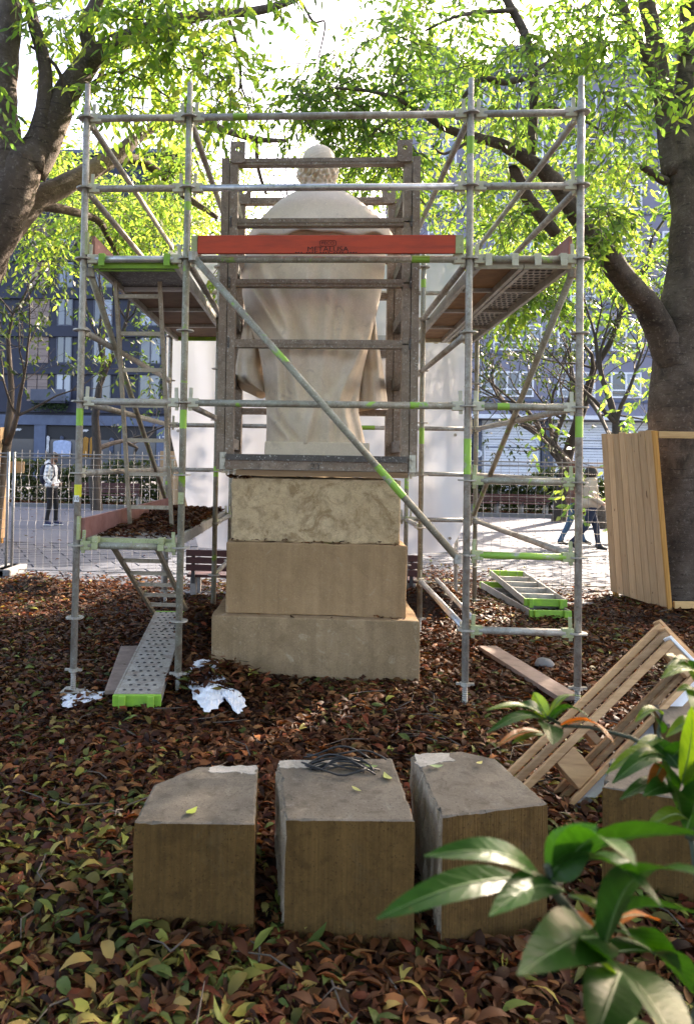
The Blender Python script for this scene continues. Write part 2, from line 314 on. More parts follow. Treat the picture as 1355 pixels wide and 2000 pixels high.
class MB:
    def __init__(s): s.v = []; s.f = []; s.m = []
    def add(s, v, f, m=0):
        b = len(s.v); s.v += [tuple(map(float, p)) for p in v]; s.f += [tuple(i+b for i in q) for q in f]; s.m += [m]*len(f); return s
    def box(s, lo, hi, m=0):
        x0, y0, z0 = lo; x1, y1, z1 = hi
        return s.add([(x0,y0,z0),(x1,y0,z0),(x1,y1,z0),(x0,y1,z0),(x0,y0,z1),(x1,y0,z1),(x1,y1,z1),(x0,y1,z1)],
                     [(0,3,2,1),(4,5,6,7),(0,1,5,4),(1,2,6,5),(2,3,7,6),(3,0,4,7)], m)
    def bar(s, p0, p1, w, h, up=(0,0,1), m=0):
        p0, p1 = np.array(p0, float), np.array(p1, float); d = p1-p0; d /= np.linalg.norm(d)
        a = np.cross(d, up); a /= np.linalg.norm(a); b = np.cross(a, d)
        v = [p + a*sx*w/2 + b*sz*h/2 for p in (p0, p1) for sx, sz in ((-1,-1),(1,-1),(1,1),(-1,1))]
        return s.add(v, [(0,1,2,3),(7,6,5,4),(0,4,5,1),(1,5,6,2),(2,6,7,3),(3,7,4,0)], m)
    def path(s, pts, radii, n=8, m=0, caps=True, wob=0.0):
        pts = [np.array(p, float) for p in pts]
        if not hasattr(radii, '__len__'): radii = [radii]*len(pts)
        ref = np.array([0.13, 0.31, 0.94]); V = []; F = []
        for i, p in enumerate(pts):
            d = pts[min(i+1, len(pts)-1)] - pts[max(i-1, 0)]; d = d/(np.linalg.norm(d)+1e-9)
            a = np.cross(d, ref)
            if np.linalg.norm(a) < 0.15: a = np.cross(d, (1, 0, 0))
            a /= np.linalg.norm(a); b = np.cross(d, a)
            for k in range(n):
                t = 2*math.pi*k/n; w = 1 + (wob*math.sin(3*t+i*0.12) + wob*0.5*math.sin(5*t-i*0.2) if wob else 0)
                V.append(p + (a*math.cos(t) + b*math.sin(t))*radii[i]*w)
        for i in range(len(pts)-1):
            for k in range(n):
                F.append((i*n+k, (i+1)*n+k, (i+1)*n+(k+1) % n, i*n+(k+1) % n))
        if caps:
            F.append(tuple(range(n))); F.append(tuple(range((len(pts)-1)*n+n-1, (len(pts)-1)*n-1, -1)))
        return s.add(V, F, m)
    def tube(s, p0, p1, r, n=12, m=0): return s.path([p0, p1], r, n, m)
    def mesh(s, name, mats, origin=(0,0,0), smooth=False):
        me = bpy.data.meshes.new(name); o = np.array(origin)
        me.from_pydata([tuple(np.array(p)-o) for p in s.v], [], s.f)
        for x in (mats if isinstance(mats, (list, tuple)) else [mats]): me.materials.append(x)
        if any(s.m): me.polygons.foreach_set('material_index', s.m)
        if smooth: me.polygons.foreach_set('use_smooth', [len(f) == 4 for f in s.f])
        me.update(); return me
    def build(s, name, mats, parent=None, smooth=False, bevel=0.0, origin=None, seg=2):
        # vertices are world coordinates; with a parent the object sits at the parent's origin
        o0 = off(parent) if parent is not None else np.zeros(3)
        if origin is not None: o0 = np.array(origin, float)
        o = put(name, s.mesh(name, mats, o0, smooth), parent)
        o.location = tuple(o0 - (off(parent) if parent is not None else 0))
        if bevel:
            b = o.modifiers.new('bevel', 'BEVEL'); b.width = bevel; b.segments = seg; b.limit_method = 'ANGLE'
        return o
def grid_mesh(name, P, mats, cyc=False, origin=(0,0,0), smooth=True, solid=0.0):
    # P: rows x cols x 3
    R_, C_ = P.shape[:2]; V = (P - np.array(origin)).reshape(-1, 3).tolist(); F = []
    for i in range(R_-1):
        for j in range(C_ if cyc else C_-1):
            F.append((i*C_+j, i*C_+(j+1) % C_, (i+1)*C_+(j+1) % C_, (i+1)*C_+j))
    if cyc: F.append(tuple(range(C_-1, -1, -1))); F.append(tuple(range((R_-1)*C_, R_*C_)))
    me = bpy.data.meshes.new(name); me.from_pydata(V, [], F)
    for x in (mats if isinstance(mats, (list, tuple)) else [mats]): me.materials.append(x)
    if smooth: me.polygons.foreach_set('use_smooth', [len(f) == 4 for f in F])
    me.update(); return me
def text(name, body, loc, size, mat, parent=None, rotx=math.pi/2, extrude=0.001, align='CENTER', rz=0.0, sx=1.0):
    c = bpy.data.curves.new(name, 'FONT'); c.body = body; c.size = size; c.extrude = extrude; c.align_x = align; c.align_y = 'CENTER'
    c.materials.append(mat)
    tmp = bpy.data.objects.new('lettering_build', c); COL.objects.link(tmp)
    me = bpy.data.meshes.new_from_object(tmp.evaluated_get(bpy.context.evaluated_depsgraph_get())); me.name = name
    bpy.data.objects.remove(tmp)
    o = put(name, me, parent, loc); o.rotation_euler = (rotx, 0, rz); o.scale = (sx, 1, 1)
    return o
def npmesh(name, V, F, col=None, mats=(), smooth=False):
    # V (n,3), F list of (k,) index arrays grouped by size
    me = bpy.data.meshes.new(name); me.vertices.add(len(V)); me.vertices.foreach_set('co', np.ascontiguousarray(V, np.float32).ravel())
    loops = np.concatenate([f.ravel() for f in F]); sizes = np.concatenate([np.full(len(f), f.shape[1]) for f in F])
    me.loops.add(len(loops)); me.loops.foreach_set('vertex_index', loops.astype(np.int32))
    me.polygons.add(len(sizes)); st = np.concatenate([[0], np.cumsum(sizes)[:-1]])
    me.polygons.foreach_set('loop_start', st.astype(np.int32))
    if smooth: me.polygons.foreach_set('use_smooth', np.ones(len(sizes), bool))
    for m in mats: me.materials.append(m)
    if col is not None:
        a = me.attributes.new('Col', 'FLOAT_COLOR', 'POINT'); a.data.foreach_set('color', np.ascontiguousarray(col, np.float32).ravel())
    me.update(calc_edges=True); return me
# leaf shapes, unit length along +x
def leaf_template(rows, wid, fold, curl, twist=0.0):
    V = [(0, 0, 0)]
    for i in range(1, rows):
        t = i/rows; w = wid*math.sin(math.pi*t**0.85)*0.5*(1.15-0.3*t)
        z = curl*(t-0.5)**2*2 - curl*0.5
        for s_ in (-1, 0, 1):
            V.append((t, s_*w*math.cos(fold), abs(s_)*w*math.sin(fold) + z + twist*s_*(t-0.5)*w))
    V.append((1, 0, 0))
    tri = [(0, 2, 1), (0, 3, 2)]; quad = []
    for i in range(rows-2):
        a = 1+3*i
        quad += [(a, a+1, a+4, a+3), (a+1, a+2, a+5, a+4)]
    a = 1+3*(rows-2); n = len(V)-1
    tri += [(a, a+1, n), (a+1, a+2, n)]
    return np.array(V), np.array(tri), np.array(quad)
FLAT = (np.array([(0,0,0),(0.3,-0.19,0.02),(0.3,0.19,0.02),(0.66,-0.145,0.0),(0.66,0.145,0.0),(1,0,-0.06)]), np.array([(0,1,2),(3,5,4)]), np.array([(1,3,4,2)]))
def scatter(tpl, pos, X, Nn, scale, col):
    # X: leaf axis, Nn: approx normal
    V, T, Q = tpl; n = len(pos)
    X = X/np.linalg.norm(X, axis=1, keepdims=True); Y = np.cross(Nn, X); Y /= (np.linalg.norm(Y, axis=1, keepdims=True)+1e-9); Z = np.cross(X, Y)
    B = np.stack([X, Y, Z], 1)*scale[:, None, None]
    W_ = np.einsum('vk,nkj->nvj', V, B) + pos[:, None, :]
    o = (np.arange(n)*len(V))[:, None, None]
    F = [(T[None]+o).reshape(-1, 3), (Q[None]+o).reshape(-1, 4)]
    c = np.repeat(np.concatenate([col, np.ones((n, 1))], 1)[:, None, :], len(V), 1).reshape(-1, 4)
    return W_.reshape(-1, 3), F, c
def join_scatter(parts):
    Vs, T, Q, Cs = [], [], [], []; b = 0
    for V, F, c in parts:
        Vs.append(V); T.append(F[0]+b); Q.append(F[1]+b); Cs.append(c); b += len(V)
    return np.concatenate(Vs), [np.concatenate(T), np.concatenate(Q)], np.concatenate(Cs)
def rand_unit(n):
    v = rng.normal(size=(n, 3)); return v/np.linalg.norm(v, axis=1, keepdims=True)

# ================================================================== THE SETTING
mb = MB(); mb.box((-400, -60, -0.30), (400, 600, -0.06)); tag(mb.build('ground', MT['asphalt']), kind='structure')
# plaza: a joint bed with paving pieces on the part that shows them, a printed sheet further off
plz = tag(MB().box((-30, 3.2, -0.055), (30, 18.6, -0.012)).build('plaza', MT['joint']), kind='structure')
MB().box((-30, 8.6, -0.011), (30, 18.6, 0.0)).build('paving_sheet', MT['paving'], plz)
for sx0, sx1 in ((-30, -6.2), (6.4, 30)): MB().box((sx0, 3.2, -0.011), (sx1, 8.597, 0.0)).build('paving_sheet', MT['paving'], plz)
pm = MB()
pm.add([(-0.292,-0.142,0),(0.292,-0.142,0),(0.292,0.142,0),(-0.292,0.142,0),(-0.286,-0.136,0.014),(0.286,-0.136,0.014),(0.286,0.136,0.014),(-0.286,0.136,0.014)],
       [(4,5,6,7),(0,1,5,4),(1,2,6,5),(2,3,7,6),(3,0,4,7)])
pmesh = pm.mesh('paver', MT['paver'])
ang = rad(27); ca, sa = math.cos(ang), math.sin(ang); cand = []
for i in range(-30, 30):
    for j in range(-40, 60):
        u, v = (i + 0.5*(j % 2))*0.6, j*0.3
        x, y = u*ca - v*sa, u*sa + v*ca
        if -6.1 < x < 6.3 and 3.3 < y < 8.5: cand.append((x, y))
def in_view(p):
    d = np.array([p[0], p[1], 0]) - CAM; z = d @ CF
    return PPX + FPX*(d @ CR)/z, PPY - FPX*(d @ CU)/z
def seen(p):
    a, b = in_view(p)
    return (-20 < a < 400 or 795 < a < 1240) and b < 1210
cand.sort(key=lambda p: (not seen(p), p[1]))
rest = MB()
for k, (x, y) in enumerate(cand):
    if k < 300:
        o = put('paver', pmesh, plz, (x, y, -0.012+random.uniform(-0.0025, 0.003))); o.rotation_euler = (random.uniform(-.004, .004), random.uniform(-.004, .004), ang)
    else:
        q = [(x + a*ca - b*sa, y + a*sa + b*ca, c-0.012) for a, b, c in pm.v]; rest.add(q, pm.f)
tag(rest.build('pavers', MT['paver'], plz), kind='stuff')

def bedh(x, y):
    x = np.asarray(x, float); y = np.asarray(y, float)
    g = lambda cx, cy, sx, sy, a: a*np.exp(-((x-cx)/sx)**2-((y-cy)/sy)**2)
    h = 0.022*np.sin(1.7*x+0.6)*np.cos(1.3*y+0.4) + 0.014*np.sin(4.1*x+1.3*y) + 0.010*np.cos(6.3*y-2.2*x)
    h = h + g(-0.75, 0.30, 0.35, 0.30, 0.13) + g(-1.05, 1.9, 0.28, 0.9, 0.20) + g(-3.35, 3.55, 0.35, 0.25, 0.20) + g(-2.4, 3.5, 0.6, 0.3, 0.07)
    h = h + g(0.35, 0.35, 0.7, 0.3, -0.035) + g(1.6, 4.3, 0.5, 0.5, 0.08) + g(3.2, 3.2, 0.8, 0.5, 0.05)
    h = h + g(-0.1, -3.2, 0.9, 0.25, 0.03) + g(1.9, 2.9, 0.25, 0.6, 0.06) + g(1.25, 3.05, 0.42, 0.3, 0.30)
    edge = np.clip((4.15-y)/0.5, 0, 1)
    return h*np.clip((5.2-y)/0.8, 0, 1) + 0.012 - 0.06*(1-edge)
gx, gy = np.meshgrid(np.linspace(-9, 9, 181), np.linspace(-6, 4.3, 104))
P = np.stack([gx, gy, bedh(gx, gy)-0.02], -1)
bed = put('planting_bed', grid_mesh('planting_bed', P, MT['soil'])); tag(bed, kind='structure')
# far bed, kerb and street
tag(MB().box((-40, 18.62, -0.05), (40, 21.0, 0.05)).build('far_bed', MT['soil']), kind='structure')
tag(MB().box((-40, 18.45, -0.05), (40, 18.615, 0.12)).build('kerb', MT['concrete'], bevel=0.01), kind='structure')
tag(MB().box((-60, 21.1, -0.05), (60, 24.5, 0.02)).build('pavement', MT['asphalt']), kind='structure')
tag(MB().box((-60, 36.0, -0.05), (60, 49.9, 0.06)).build('shop_pavement', MT['asphalt']), kind='structure')

# ------------------------------------------------------------------ leaf litter
BROWN = np.array([1.05, 1.0, 0.92])*np.array([(0.17,0.062,0.025),(0.10,0.036,0.018),(0.21,0.085,0.035),(0.15,0.040,0.02),(0.06,0.024,0.014),(0.25,0.125,0.055),(0.12,0.055,0.03)])
GREENY = 1.0*np.array([(0.25,0.24,0.05),(0.17,0.20,0.045),(0.30,0.25,0.07),(0.11,0.15,0.04),(0.30,0.21,0.07)])
LT = [leaf_template(4, w, fo, cu, tw) for w, fo, cu, tw in ((0.36,0.35,0.25,0.3),(0.32,0.7,-0.25,-0.4),(0.40,0.2,-0.4,0.5),(0.30,0.9,0.15,0.2),(0.35,-0.4,0.35,-0.5),(0.38,0.1,0.18,0.2))]
def litter(pos, scale=(0.065, 0.105), green=0.12, tilt=0.36, lift=0.014):
    n = len(pos); parts = []
    a = rng.uniform(0, 2*np.pi, n); el = rng.normal(0, tilt*0.6, n)
    X = np.stack([np.cos(a)*np.cos(el), np.sin(a)*np.cos(el), np.sin(el)], 1)
    Nn = np.stack([rng.normal(0, tilt, n), rng.normal(0, tilt, n), np.ones(n)*np.where(rng.random(n) < 0.8, 1, -1)], 1)
    s = rng.uniform(*scale, n)*np.where(rng.random(n) < 0.25, 0.65, 1.0); g = rng.random(n) < green*np.where(pos[:, 1] < -1.6, 2.6, 0.9)*(0.7+0.6*np.sin(pos[:, 0]*2.3+pos[:, 1]*1.1))
    c = np.where(g[:, None], GREENY[rng.integers(0, len(GREENY), n)], BROWN[rng.integers(0, len(BROWN), n)])*np.clip(rng.lognormal(-0.75, 0.5, (n, 1)), 0.15, 1.6)
    p = pos + np.stack([np.zeros(n), np.zeros(n), rng.uniform(0, lift, n)], 1) - X*s[:, None]*0.5
    k = rng.integers(0, len(LT), n)
    for i in range(len(LT)):
        q = k == i
        if q.any(): parts.append(scatter(LT[i], p[q], X[q], Nn[q], s[q], c[q]))
    return join_scatter(parts)
lit = thing('leaf_litter', (0, 0, 0), 'thick carpet of brown and yellowish fallen leaves over the planting bed', 'leaf litter', kind='stuff')
def bed_points(n, x0, x1, y0, y1):
    x = rng.uniform(x0, x1, n); y = rng.uniform(y0, y1, n)
    return np.stack([x, y, bedh(x, y)], 1)
def hull_filter(p, m=0.35):
    # keep what the view wedge (with a generous margin on both sides) can show
    D = p[:, 1] - CAM[1]; return (p[:, 0] > -0.42*D-m-0.35) & (p[:, 0] < 0.62*D+m+0.25)
pts = np.concatenate([bed_points(32000, -2.6, 2.4, -3.7, -0.6), bed_points(34000, -3.8, 3.8, -0.6, 2.2), bed_points(17000, -4.4, 5.0, 2.2, 4.2)])
pts = pts[hull_filter(pts)]
foot = [(-0.83, 0.76, 0.5, 1.75), (-0.62, -0.28, -2.45, -2.05), (-0.12, 0.28, -2.42, -2.0), (0.42, 0.75, -2.38, -1.95), (1.15, 1.85, -2.05, -1.75)]
for x0, x1, y0, y1 in foot: pts = pts[~((pts[:, 0] > x0) & (pts[:, 0] < x1) & (pts[:, 1] > y0) & (pts[:, 1] < y1))]
# thinning leaves over the plaza edge and on the mounds
n = 6500; ex = rng.uniform(-5.0, 5.6, n); ey = 3.9 + np.abs(rng.normal(0, 0.45, n)); k = ey < 6
pl = np.stack([ex[k], ey[k], np.maximum(bedh(ex[k], ey[k]), 0.004)], 1)
n = 2600; ex = rng.normal(1.75, 0.55, n); ey = rng.normal(5.2, 0.8, n); pl2 = np.stack([ex, ey, np.maximum(bedh(ex, ey), 0.005)], 1)
n = 420; ex = rng.uniform(-9, 9, n); ey = rng.uniform(5, 17, n); pl3 = np.stack([ex, ey, np.full(n, 0.006)], 1)
V, F, c = join_scatter([litter(pts), litter(pl, green=0.2, tilt=0.35), litter(pl2, green=0.2), litter(pl3, green=0.3, tilt=0.2)])
tag(put('leaves', npmesh('leaves', V, F, c, [MT['litter']], True), lit), kind='stuff')
tw_ = MB()
for _ in range(240):
    y = random.uniform(-3.4, 3.6); D = y-CAM[1]; x = random.uniform(-0.42*D, 0.6*D); a0 = random.uniform(0, 6.28); L = random.uniform(0.08, 0.32); zz = float(bedh(x, y))+0.022
    if any(x0-0.2 < x < x1+0.2 and y0-0.2 < y < y1+0.2 for x0, x1, y0, y1 in foot): continue
    tw_.path([(x, y, zz), (x+L*0.5*math.cos(a0), y+L*0.5*math.sin(a0), zz+random.uniform(0, 0.02)), (x+L*math.cos(a0+0.3), y+L*math.sin(a0+0.3), zz+random.uniform(-0.01, 0.02))], [0.004, 0.003, 0.0015], 4)
tag(tw_.build('twigs', MT['twig'], lit), kind='stuff')
# the three hundred leaves that show largest, each its own piece
lm = []
for i in range(24):
    tpl = LT[i % len(LT)]; base = (GREENY[i % len(GREENY)] if i % 12 < 7 else BROWN[i % len(BROWN)])*rng.uniform(0.55, 0.95)
    V, F, c = scatter(tpl, np.zeros((1, 3)), np.array([[1., 0, 0]]), np.array([[0., 0, 1]]), np.ones(1), base[None])
    lm.append(npmesh('leaf', V, F, c, [MT['litter']], True))
cnt = 0
while cnt < 300:
    y = random.uniform(-3.45, -1.9); D = y-CAM[1]; x = random.uniform(-0.42*D-0.1, 0.62*D)
    if any(x0-0.03 < x < x1+0.03 and y0-0.05 < y < y1+0.03 for x0, x1, y0, y1 in foot): continue
    o = put('leaf', lm[random.randrange(24)], lit, (x, y, float(bedh(x, y))+random.uniform(0.014, 0.026)))
    s = random.uniform(0.075, 0.115); o.scale = (s, s, s)
    o.rotation_euler = (random.gauss(0, .25), random.gauss(0, .2), random.uniform(0, 6.28)); cnt += 1

# ------------------------------------------------------------------ buildings
def facade_window(bld, x0, x1, z0, z1, y, panes, frame, fw=0.07, rail=None):
    w = MB(); d = 0.12
    w.box((x0, y-d, z0), (x1, y-0.02, z0+fw)); w.box((x0, y-d, z1-fw), (x1, y-0.02, z1))
    for k in range(panes+1):
        xx = x0 + (x1-x0-fw)*k/panes; w.box((xx, y-d-0.003, z0+fw), (xx+fw, y-0.023, z1-fw))
    if rail: w.box((x0+fw, y-d+0.004, z0+rail), (x1-fw, y-0.03, z0+rail+fw*0.8))
    f = w.build('window', frame, bld)
    for k in range(panes):
        xa = x0 + (x1-x0-fw)*k/panes + fw; xb = x0 + (x1-x0-fw)*(k+1)/panes
        MB().box((xa, y-0.07, z0+fw), (xb, y-0.05, z1-fw)).build('pane', MT['glass'], f)
YB = 50.0
def XL(px): return at(px, 850, YB)[0]
def ZL(py, px=150): return at(px, py, YB)[2]
bl = thing('shop_building', (XL(150), YB, 0), 'navy clad apartment block with a clothes shop on its ground floor', 'building')
MB().box((XL(-420), YB, 0), (XL(366), YB+12, ZL(300))).build('wall', MT['navy'], bl)
MB().box((XL(262), YB+3, ZL(300)), (XL(300), YB+6, ZL(272))).build('chimney', MT['bluegrey'], bl)
MB().box((XL(-420), YB-0.5, ZL(297)), (XL(370), YB+12.4, ZL(304))).build('roof', MT['bluegrey'], bl)
zt, zl = ZL(831), ZL(812)
MB().box((XL(-420), YB-0.35, zt), (XL(330), YB-0.003, zl)).build('lintel', MT['bluegrey'], bl)
for a, b in ((-10, 12), (70, 92), (240, 246), (308, 330)):
    MB().box((XL(a), YB-0.3, 0), (XL(b), YB-0.003, zt-0.003)).build('pillar', MT['bluegrey'], bl)
for a, b in ((12, 70), (92, 240), (246, 308)):
    s = MB().box((XL(a)+.02, YB-0.06, 0.1), (XL(b)-.02, YB-0.004, zt-0.004)).build('shop_front', MT['shopdark'], bl)
    MB().box((XL(a)+.1, YB-0.10, 0.4), (XL(b)-.1, YB-0.08, zt-1.1)).build('pane', MT['glass'], s)
# goods in the window, seen against the dark
def cloth(px0, px1, py0, py1, m, nm):
    x0, x1, z0, z1 = XL(px0), XL(px1), ZL(py1), ZL(py0); w = x1-x0; n = 9
    P = np.array([[(x0+w*j/(n-1) + (0.06*w if i == 0 else 0)*(1 if j < n/2 else -1), YB-0.2-0.05*math.sin(j*2.1+i), z1-(z1-z0)*i/5 - (0.1*(j-4)**2/16 if i == 0 else 0)) for j in range(n)] for i in range(6)])
    o = put(nm, grid_mesh(nm, P, m, origin=off(bl)), bl); o.modifiers.new('thick', 'SOLIDIFY').thickness = 0.06
cloth(107, 142, 860, 892, MT['bluecloth'], 'hanging_cloth'); cloth(165, 175, 853, 892, MT['orange_cloth'], 'coat'); cloth(178, 188, 853, 892, MT['orange_cloth'], 'coat')
cloth(94, 99, 852, 885, MT['whitepaint'], 'coat'); cloth(216, 224, 854, 884, MT['bluegrey'], 'coat'); cloth(120, 127, 852, 859, MT['bluegrey'], 'shirt')
text('house_number', '13', (XL(318), YB-0.33, ZL(856)), 0.62, MT['whitepaint'], bl, extrude=0.02)
def scribble(px, py, sc):
    zc, xc = ZL(py), XL(px); P = []
    for k in range(60):
        t = k/59
        P.append((xc + (t-0.5)*sc + 0.10*sc*math.sin(k*1.1), YB-0.12, zc + 0.16*sc*math.sin(k*1.1+0.8)*(1 if (k//9) % 2 else 0.55)))
    MB().path(P, 0.022, 4).build('sign_lettering', MT['whitepaint'], bl)
scribble(35, 841, 0.62); scribble(165, 841, 0.62)
fl = [(785, 728), (710, 655), (637, 582), (563, 508), (490, 436), (416, 362)]
for i, (pb, ptp) in enumerate(fl):
    zb, zt_ = ZL(pb), ZL(ptp)
    MB().box((XL(-420), YB-0.25, zb-0.85), (XL(366), YB-0.003, zb-0.02)).build('fascia', MT['navy'], bl)
    for (a, b, pn) in ((-60, -12, 2), (107, 138, 2), (178, 216, 2), (270, 312, 2), (330, 356, 1)):
        facade_window(bl, XL(a), XL(b), zb, zt_, YB, pn, MT['slate'], 0.09)
    for r in range(4):
        for (a, b) in ((52, 71), (72, 92)):
            z0 = zb + (zt_-zb)*r/4
            MB().box((XL(a), YB-0.09, z0+.02), (XL(b)-.03, YB-0.003, z0+(zt_-zb)/4-.01)).build('cladding_panel', MT['beige'], bl)
    if i == 0:
        MB().box((XL(70), YB-1.2, zb-0.2), (XL(137), YB-0.26, zb-0.03)).build('balcony', MT['navy'], bl)
        MB().box((XL(70), YB-1.22, zb-0.02), (XL(137), YB-1.19, zb+0.85)).build('balcony_glass', MT['slate'], bl)
        n = 900; p = np.stack([rng.uniform(XL(72), XL(136), n), rng.uniform(YB-1.15, YB-0.7, n), rng.uniform(zb, zb+0.9, n)*rng.uniform(.85, 1, n)], 1)
        V, F, c = scatter(FLAT, p, rand_unit(n), rand_unit(n), np.full(n, 0.22), np.array([[0.05, 0.09, 0.035]])*rng.uniform(0.6, 1.4, (n, 1)))
        put('balcony_plants', npmesh('balcony_plants', V - off(bl), F, c, [MT['leaf_far']]), bl)

YR = 42.0
def XR(px): return at(px, 850, YR)[0]
def ZR(py, px=1050): return at(px, py, YR)[2]
br_ = thing('garage_building', (XR(1050), YR, 0), 'tall lilac grey block with white framed windows and shuttered garages below', 'building')
MB().box((XR(788), YR, 0), (XR(1460), YR+14, ZR(132))).build('wall', MT['lilac'], br_)
MB().box((XR(786), YR-0.3, ZR(134)), (XR(1462), YR+14.2, ZR(128))).build('parapet', MT['bluegrey'], br_)
MB().box((XR(800), YR-1.0, ZR(820)), (XR(1460), YR-0.003, ZR(812))).build('canopy', MT['whitepaint'], br_)
MB().box((XR(800), YR-0.8, ZR(811)), (XR(1460), YR-0.004, ZR(803))).build('canopy_fascia', MT['lilac'], br_)
for a, b in ((922, 938), (1055, 1077), (1203, 1222), (800, 820), (1345, 1365)):
    MB().box((XR(a), YR-0.35, 0), (XR(b), YR-0.005, ZR(821))).build('pillar', MT['slate'], br_)
for a, b in ((822, 920), (940, 1053), (1079, 1201), (1224, 1343)):
    s = MB()
    zt_ = ZR(822); nn = 26
    for k in range(nn):
        z0 = 0.05 + (zt_-0.05)*k/nn; z1 = 0.05 + (zt_-0.05)*(k+0.86)/nn
        s.box((XR(a), YR-0.12, z0), (XR(b), YR-0.006, z1))
    sh = s.build('shutter', MT['whitepaint'], br_)
    x0, x1, zz = XR(a)+0.15, XR(b)-0.15, ZR(857)
    MB().path([(x0, YR-0.16, 0.05), (x0, YR-0.16, zz-0.35), (x0+0.1, YR-0.16, zz-0.1), (x0+0.35, YR-0.16, zz), (x1-0.35, YR-0.16, zz), (x1-0.1, YR-0.16, zz-0.1), (x1, YR-0.16, zz-0.35), (x1, YR-0.16, 0.05)], 0.07, 6).build('door_frame', MT['whitepaint'], sh)
    MB().box((x0, YR-0.15, ZR(874)-0.06), (x1, YR-0.123, ZR(874)+0.02)).build('door_rail', MT['bluegrey'], sh)
for fi in range(8):
    pb = 776 - 91*fi; zb, zt_ = ZR(pb), ZR(pb-50)
    MB().box((XR(800), YR-0.1, zb-0.28), (XR(1458), YR-0.004, zb-0.14)).build('string_course', MT['bluegrey'], br_)
    for (a, b, pn) in ((830, 885, 2), (936, 1040, 4) if fi % 2 == 0 else (960, 1056, 4), (1086, 1160, 3), (1190, 1250, 2), (1290, 1350, 2)):
        facade_window(br_, XR(a), XR(b), zb, zt_, YR, pn, MT['whitepaint'], 0.11, rail=0.45)
# signs on the shutters
sg = thing('parking_sign', (XR(1109), YR-0.25, ZR(903)), 'white rectangular sign with purple disc on the garage shutter', 'sign')
MB().box((XR(1101), YR-0.27, ZR(903)), (XR(1117), YR-0.2, ZR(875))).build('panel', MT['whitepaint'], sg)
MB().path([(XR(1109), YR-0.285, ZR(883)), (XR(1109), YR-0.272, ZR(883))], 0.21, 20).build('disc', MT['purple'], sg)
for k, (wd, zz) in enumerate(((0.26, 881.6), (0.30, 884.4))): MB().box((XR(1109)-wd/2, YR-0.293, ZR(zz)-0.025), (XR(1109)+wd/2, YR-0.286, ZR(zz)+0.025)).build('lettering', MT['whitepaint'], sg)
for k, wd in enumerate((0.36, 0.28, 0.38, 0.33)): MB().box((XR(1109)-wd/2, YR-0.279, ZR(891.6+2.7*k)-0.022), (XR(1109)+wd/2, YR-0.271, ZR(891.6+2.7*k)+0.022)).build('lettering', MT['print'], sg)
sg = thing('round_sign', (XR(931), YR-0.4, ZR(895)), 'small round white sign with dark bars on the garage pillar', 'sign')
MB().path([(XR(931), YR-0.42, ZR(888)), (XR(931), YR-0.37, ZR(888))], 0.24, 20).build('disc', MT['whitepaint'], sg)
for k in (-1, 0, 1): MB().box((XR(931)-0.12, YR-0.43, ZR(888)+k*0.09-0.02), (XR(931)+0.12, YR-0.421, ZR(888)+k*0.09+0.02)).build('bar', MT['print'], sg)

# ------------------------------------------------------------------ trees
TW = {}
def limb(mb, spec, n=12, wob=0.05):
    # spec: list of (px, py, Y, radius); smoothed into a tapering limb
    p = [at(a, b, Y) for a, b, Y, r in spec]; r = [q[3]*(0.88 if q[3] > 0.05 else 1) for q in spec]
    return limb3(mb, p, r, n, wob)
def limb3(mb, p, r, n=12, wob=0.05):
    P, R_ = [], []
    m = len(p)
    for i in range(m-1):
        p0, p1, p2, p3 = p[max(i-1, 0)], p[i], p[i+1], p[min(i+2, m-1)]
        for k in range(5):
            t = k/5
            P.append(0.5*((2*p1)+(p2-p0)*t+(2*p0-5*p1+4*p2-p3)*t*t+(3*p1-p0-3*p2+p3)*t**3)); R_.append(r[i]*(1-t)+r[i+1]*t)
    P.append(p[-1]); R_.append(r[-1])
    P = [q + rng.normal(0, 0.035, 3)*rr for q, rr in zip(P, R_)]
    mb.path(P, [rr*(1+0.03*math.sin(i*0.6)) for i, rr in enumerate(R_)], n, wob=wob)
    return P
YEL = np.array([0.80, 0.88, 1.25])*np.array([(0.30,0.36,0.05),(0.24,0.33,0.05),(0.20,0.30,0.05),(0.34,0.36,0.07),(0.15,0.25,0.04)])
GRN = np.array([0.88, 0.92, 1.15])*np.array([(0.15,0.25,0.045),(0.11,0.20,0.04),(0.19,0.29,0.05),(0.08,0.15,0.035),(0.23,0.31,0.05)])
DRK = 0.45*np.array([(0.06,0.10,0.03),(0.045,0.08,0.028),(0.08,0.12,0.03),(0.10,0.14,0.04)])  # dark tones, also standing in for shade on the far trees' leaves
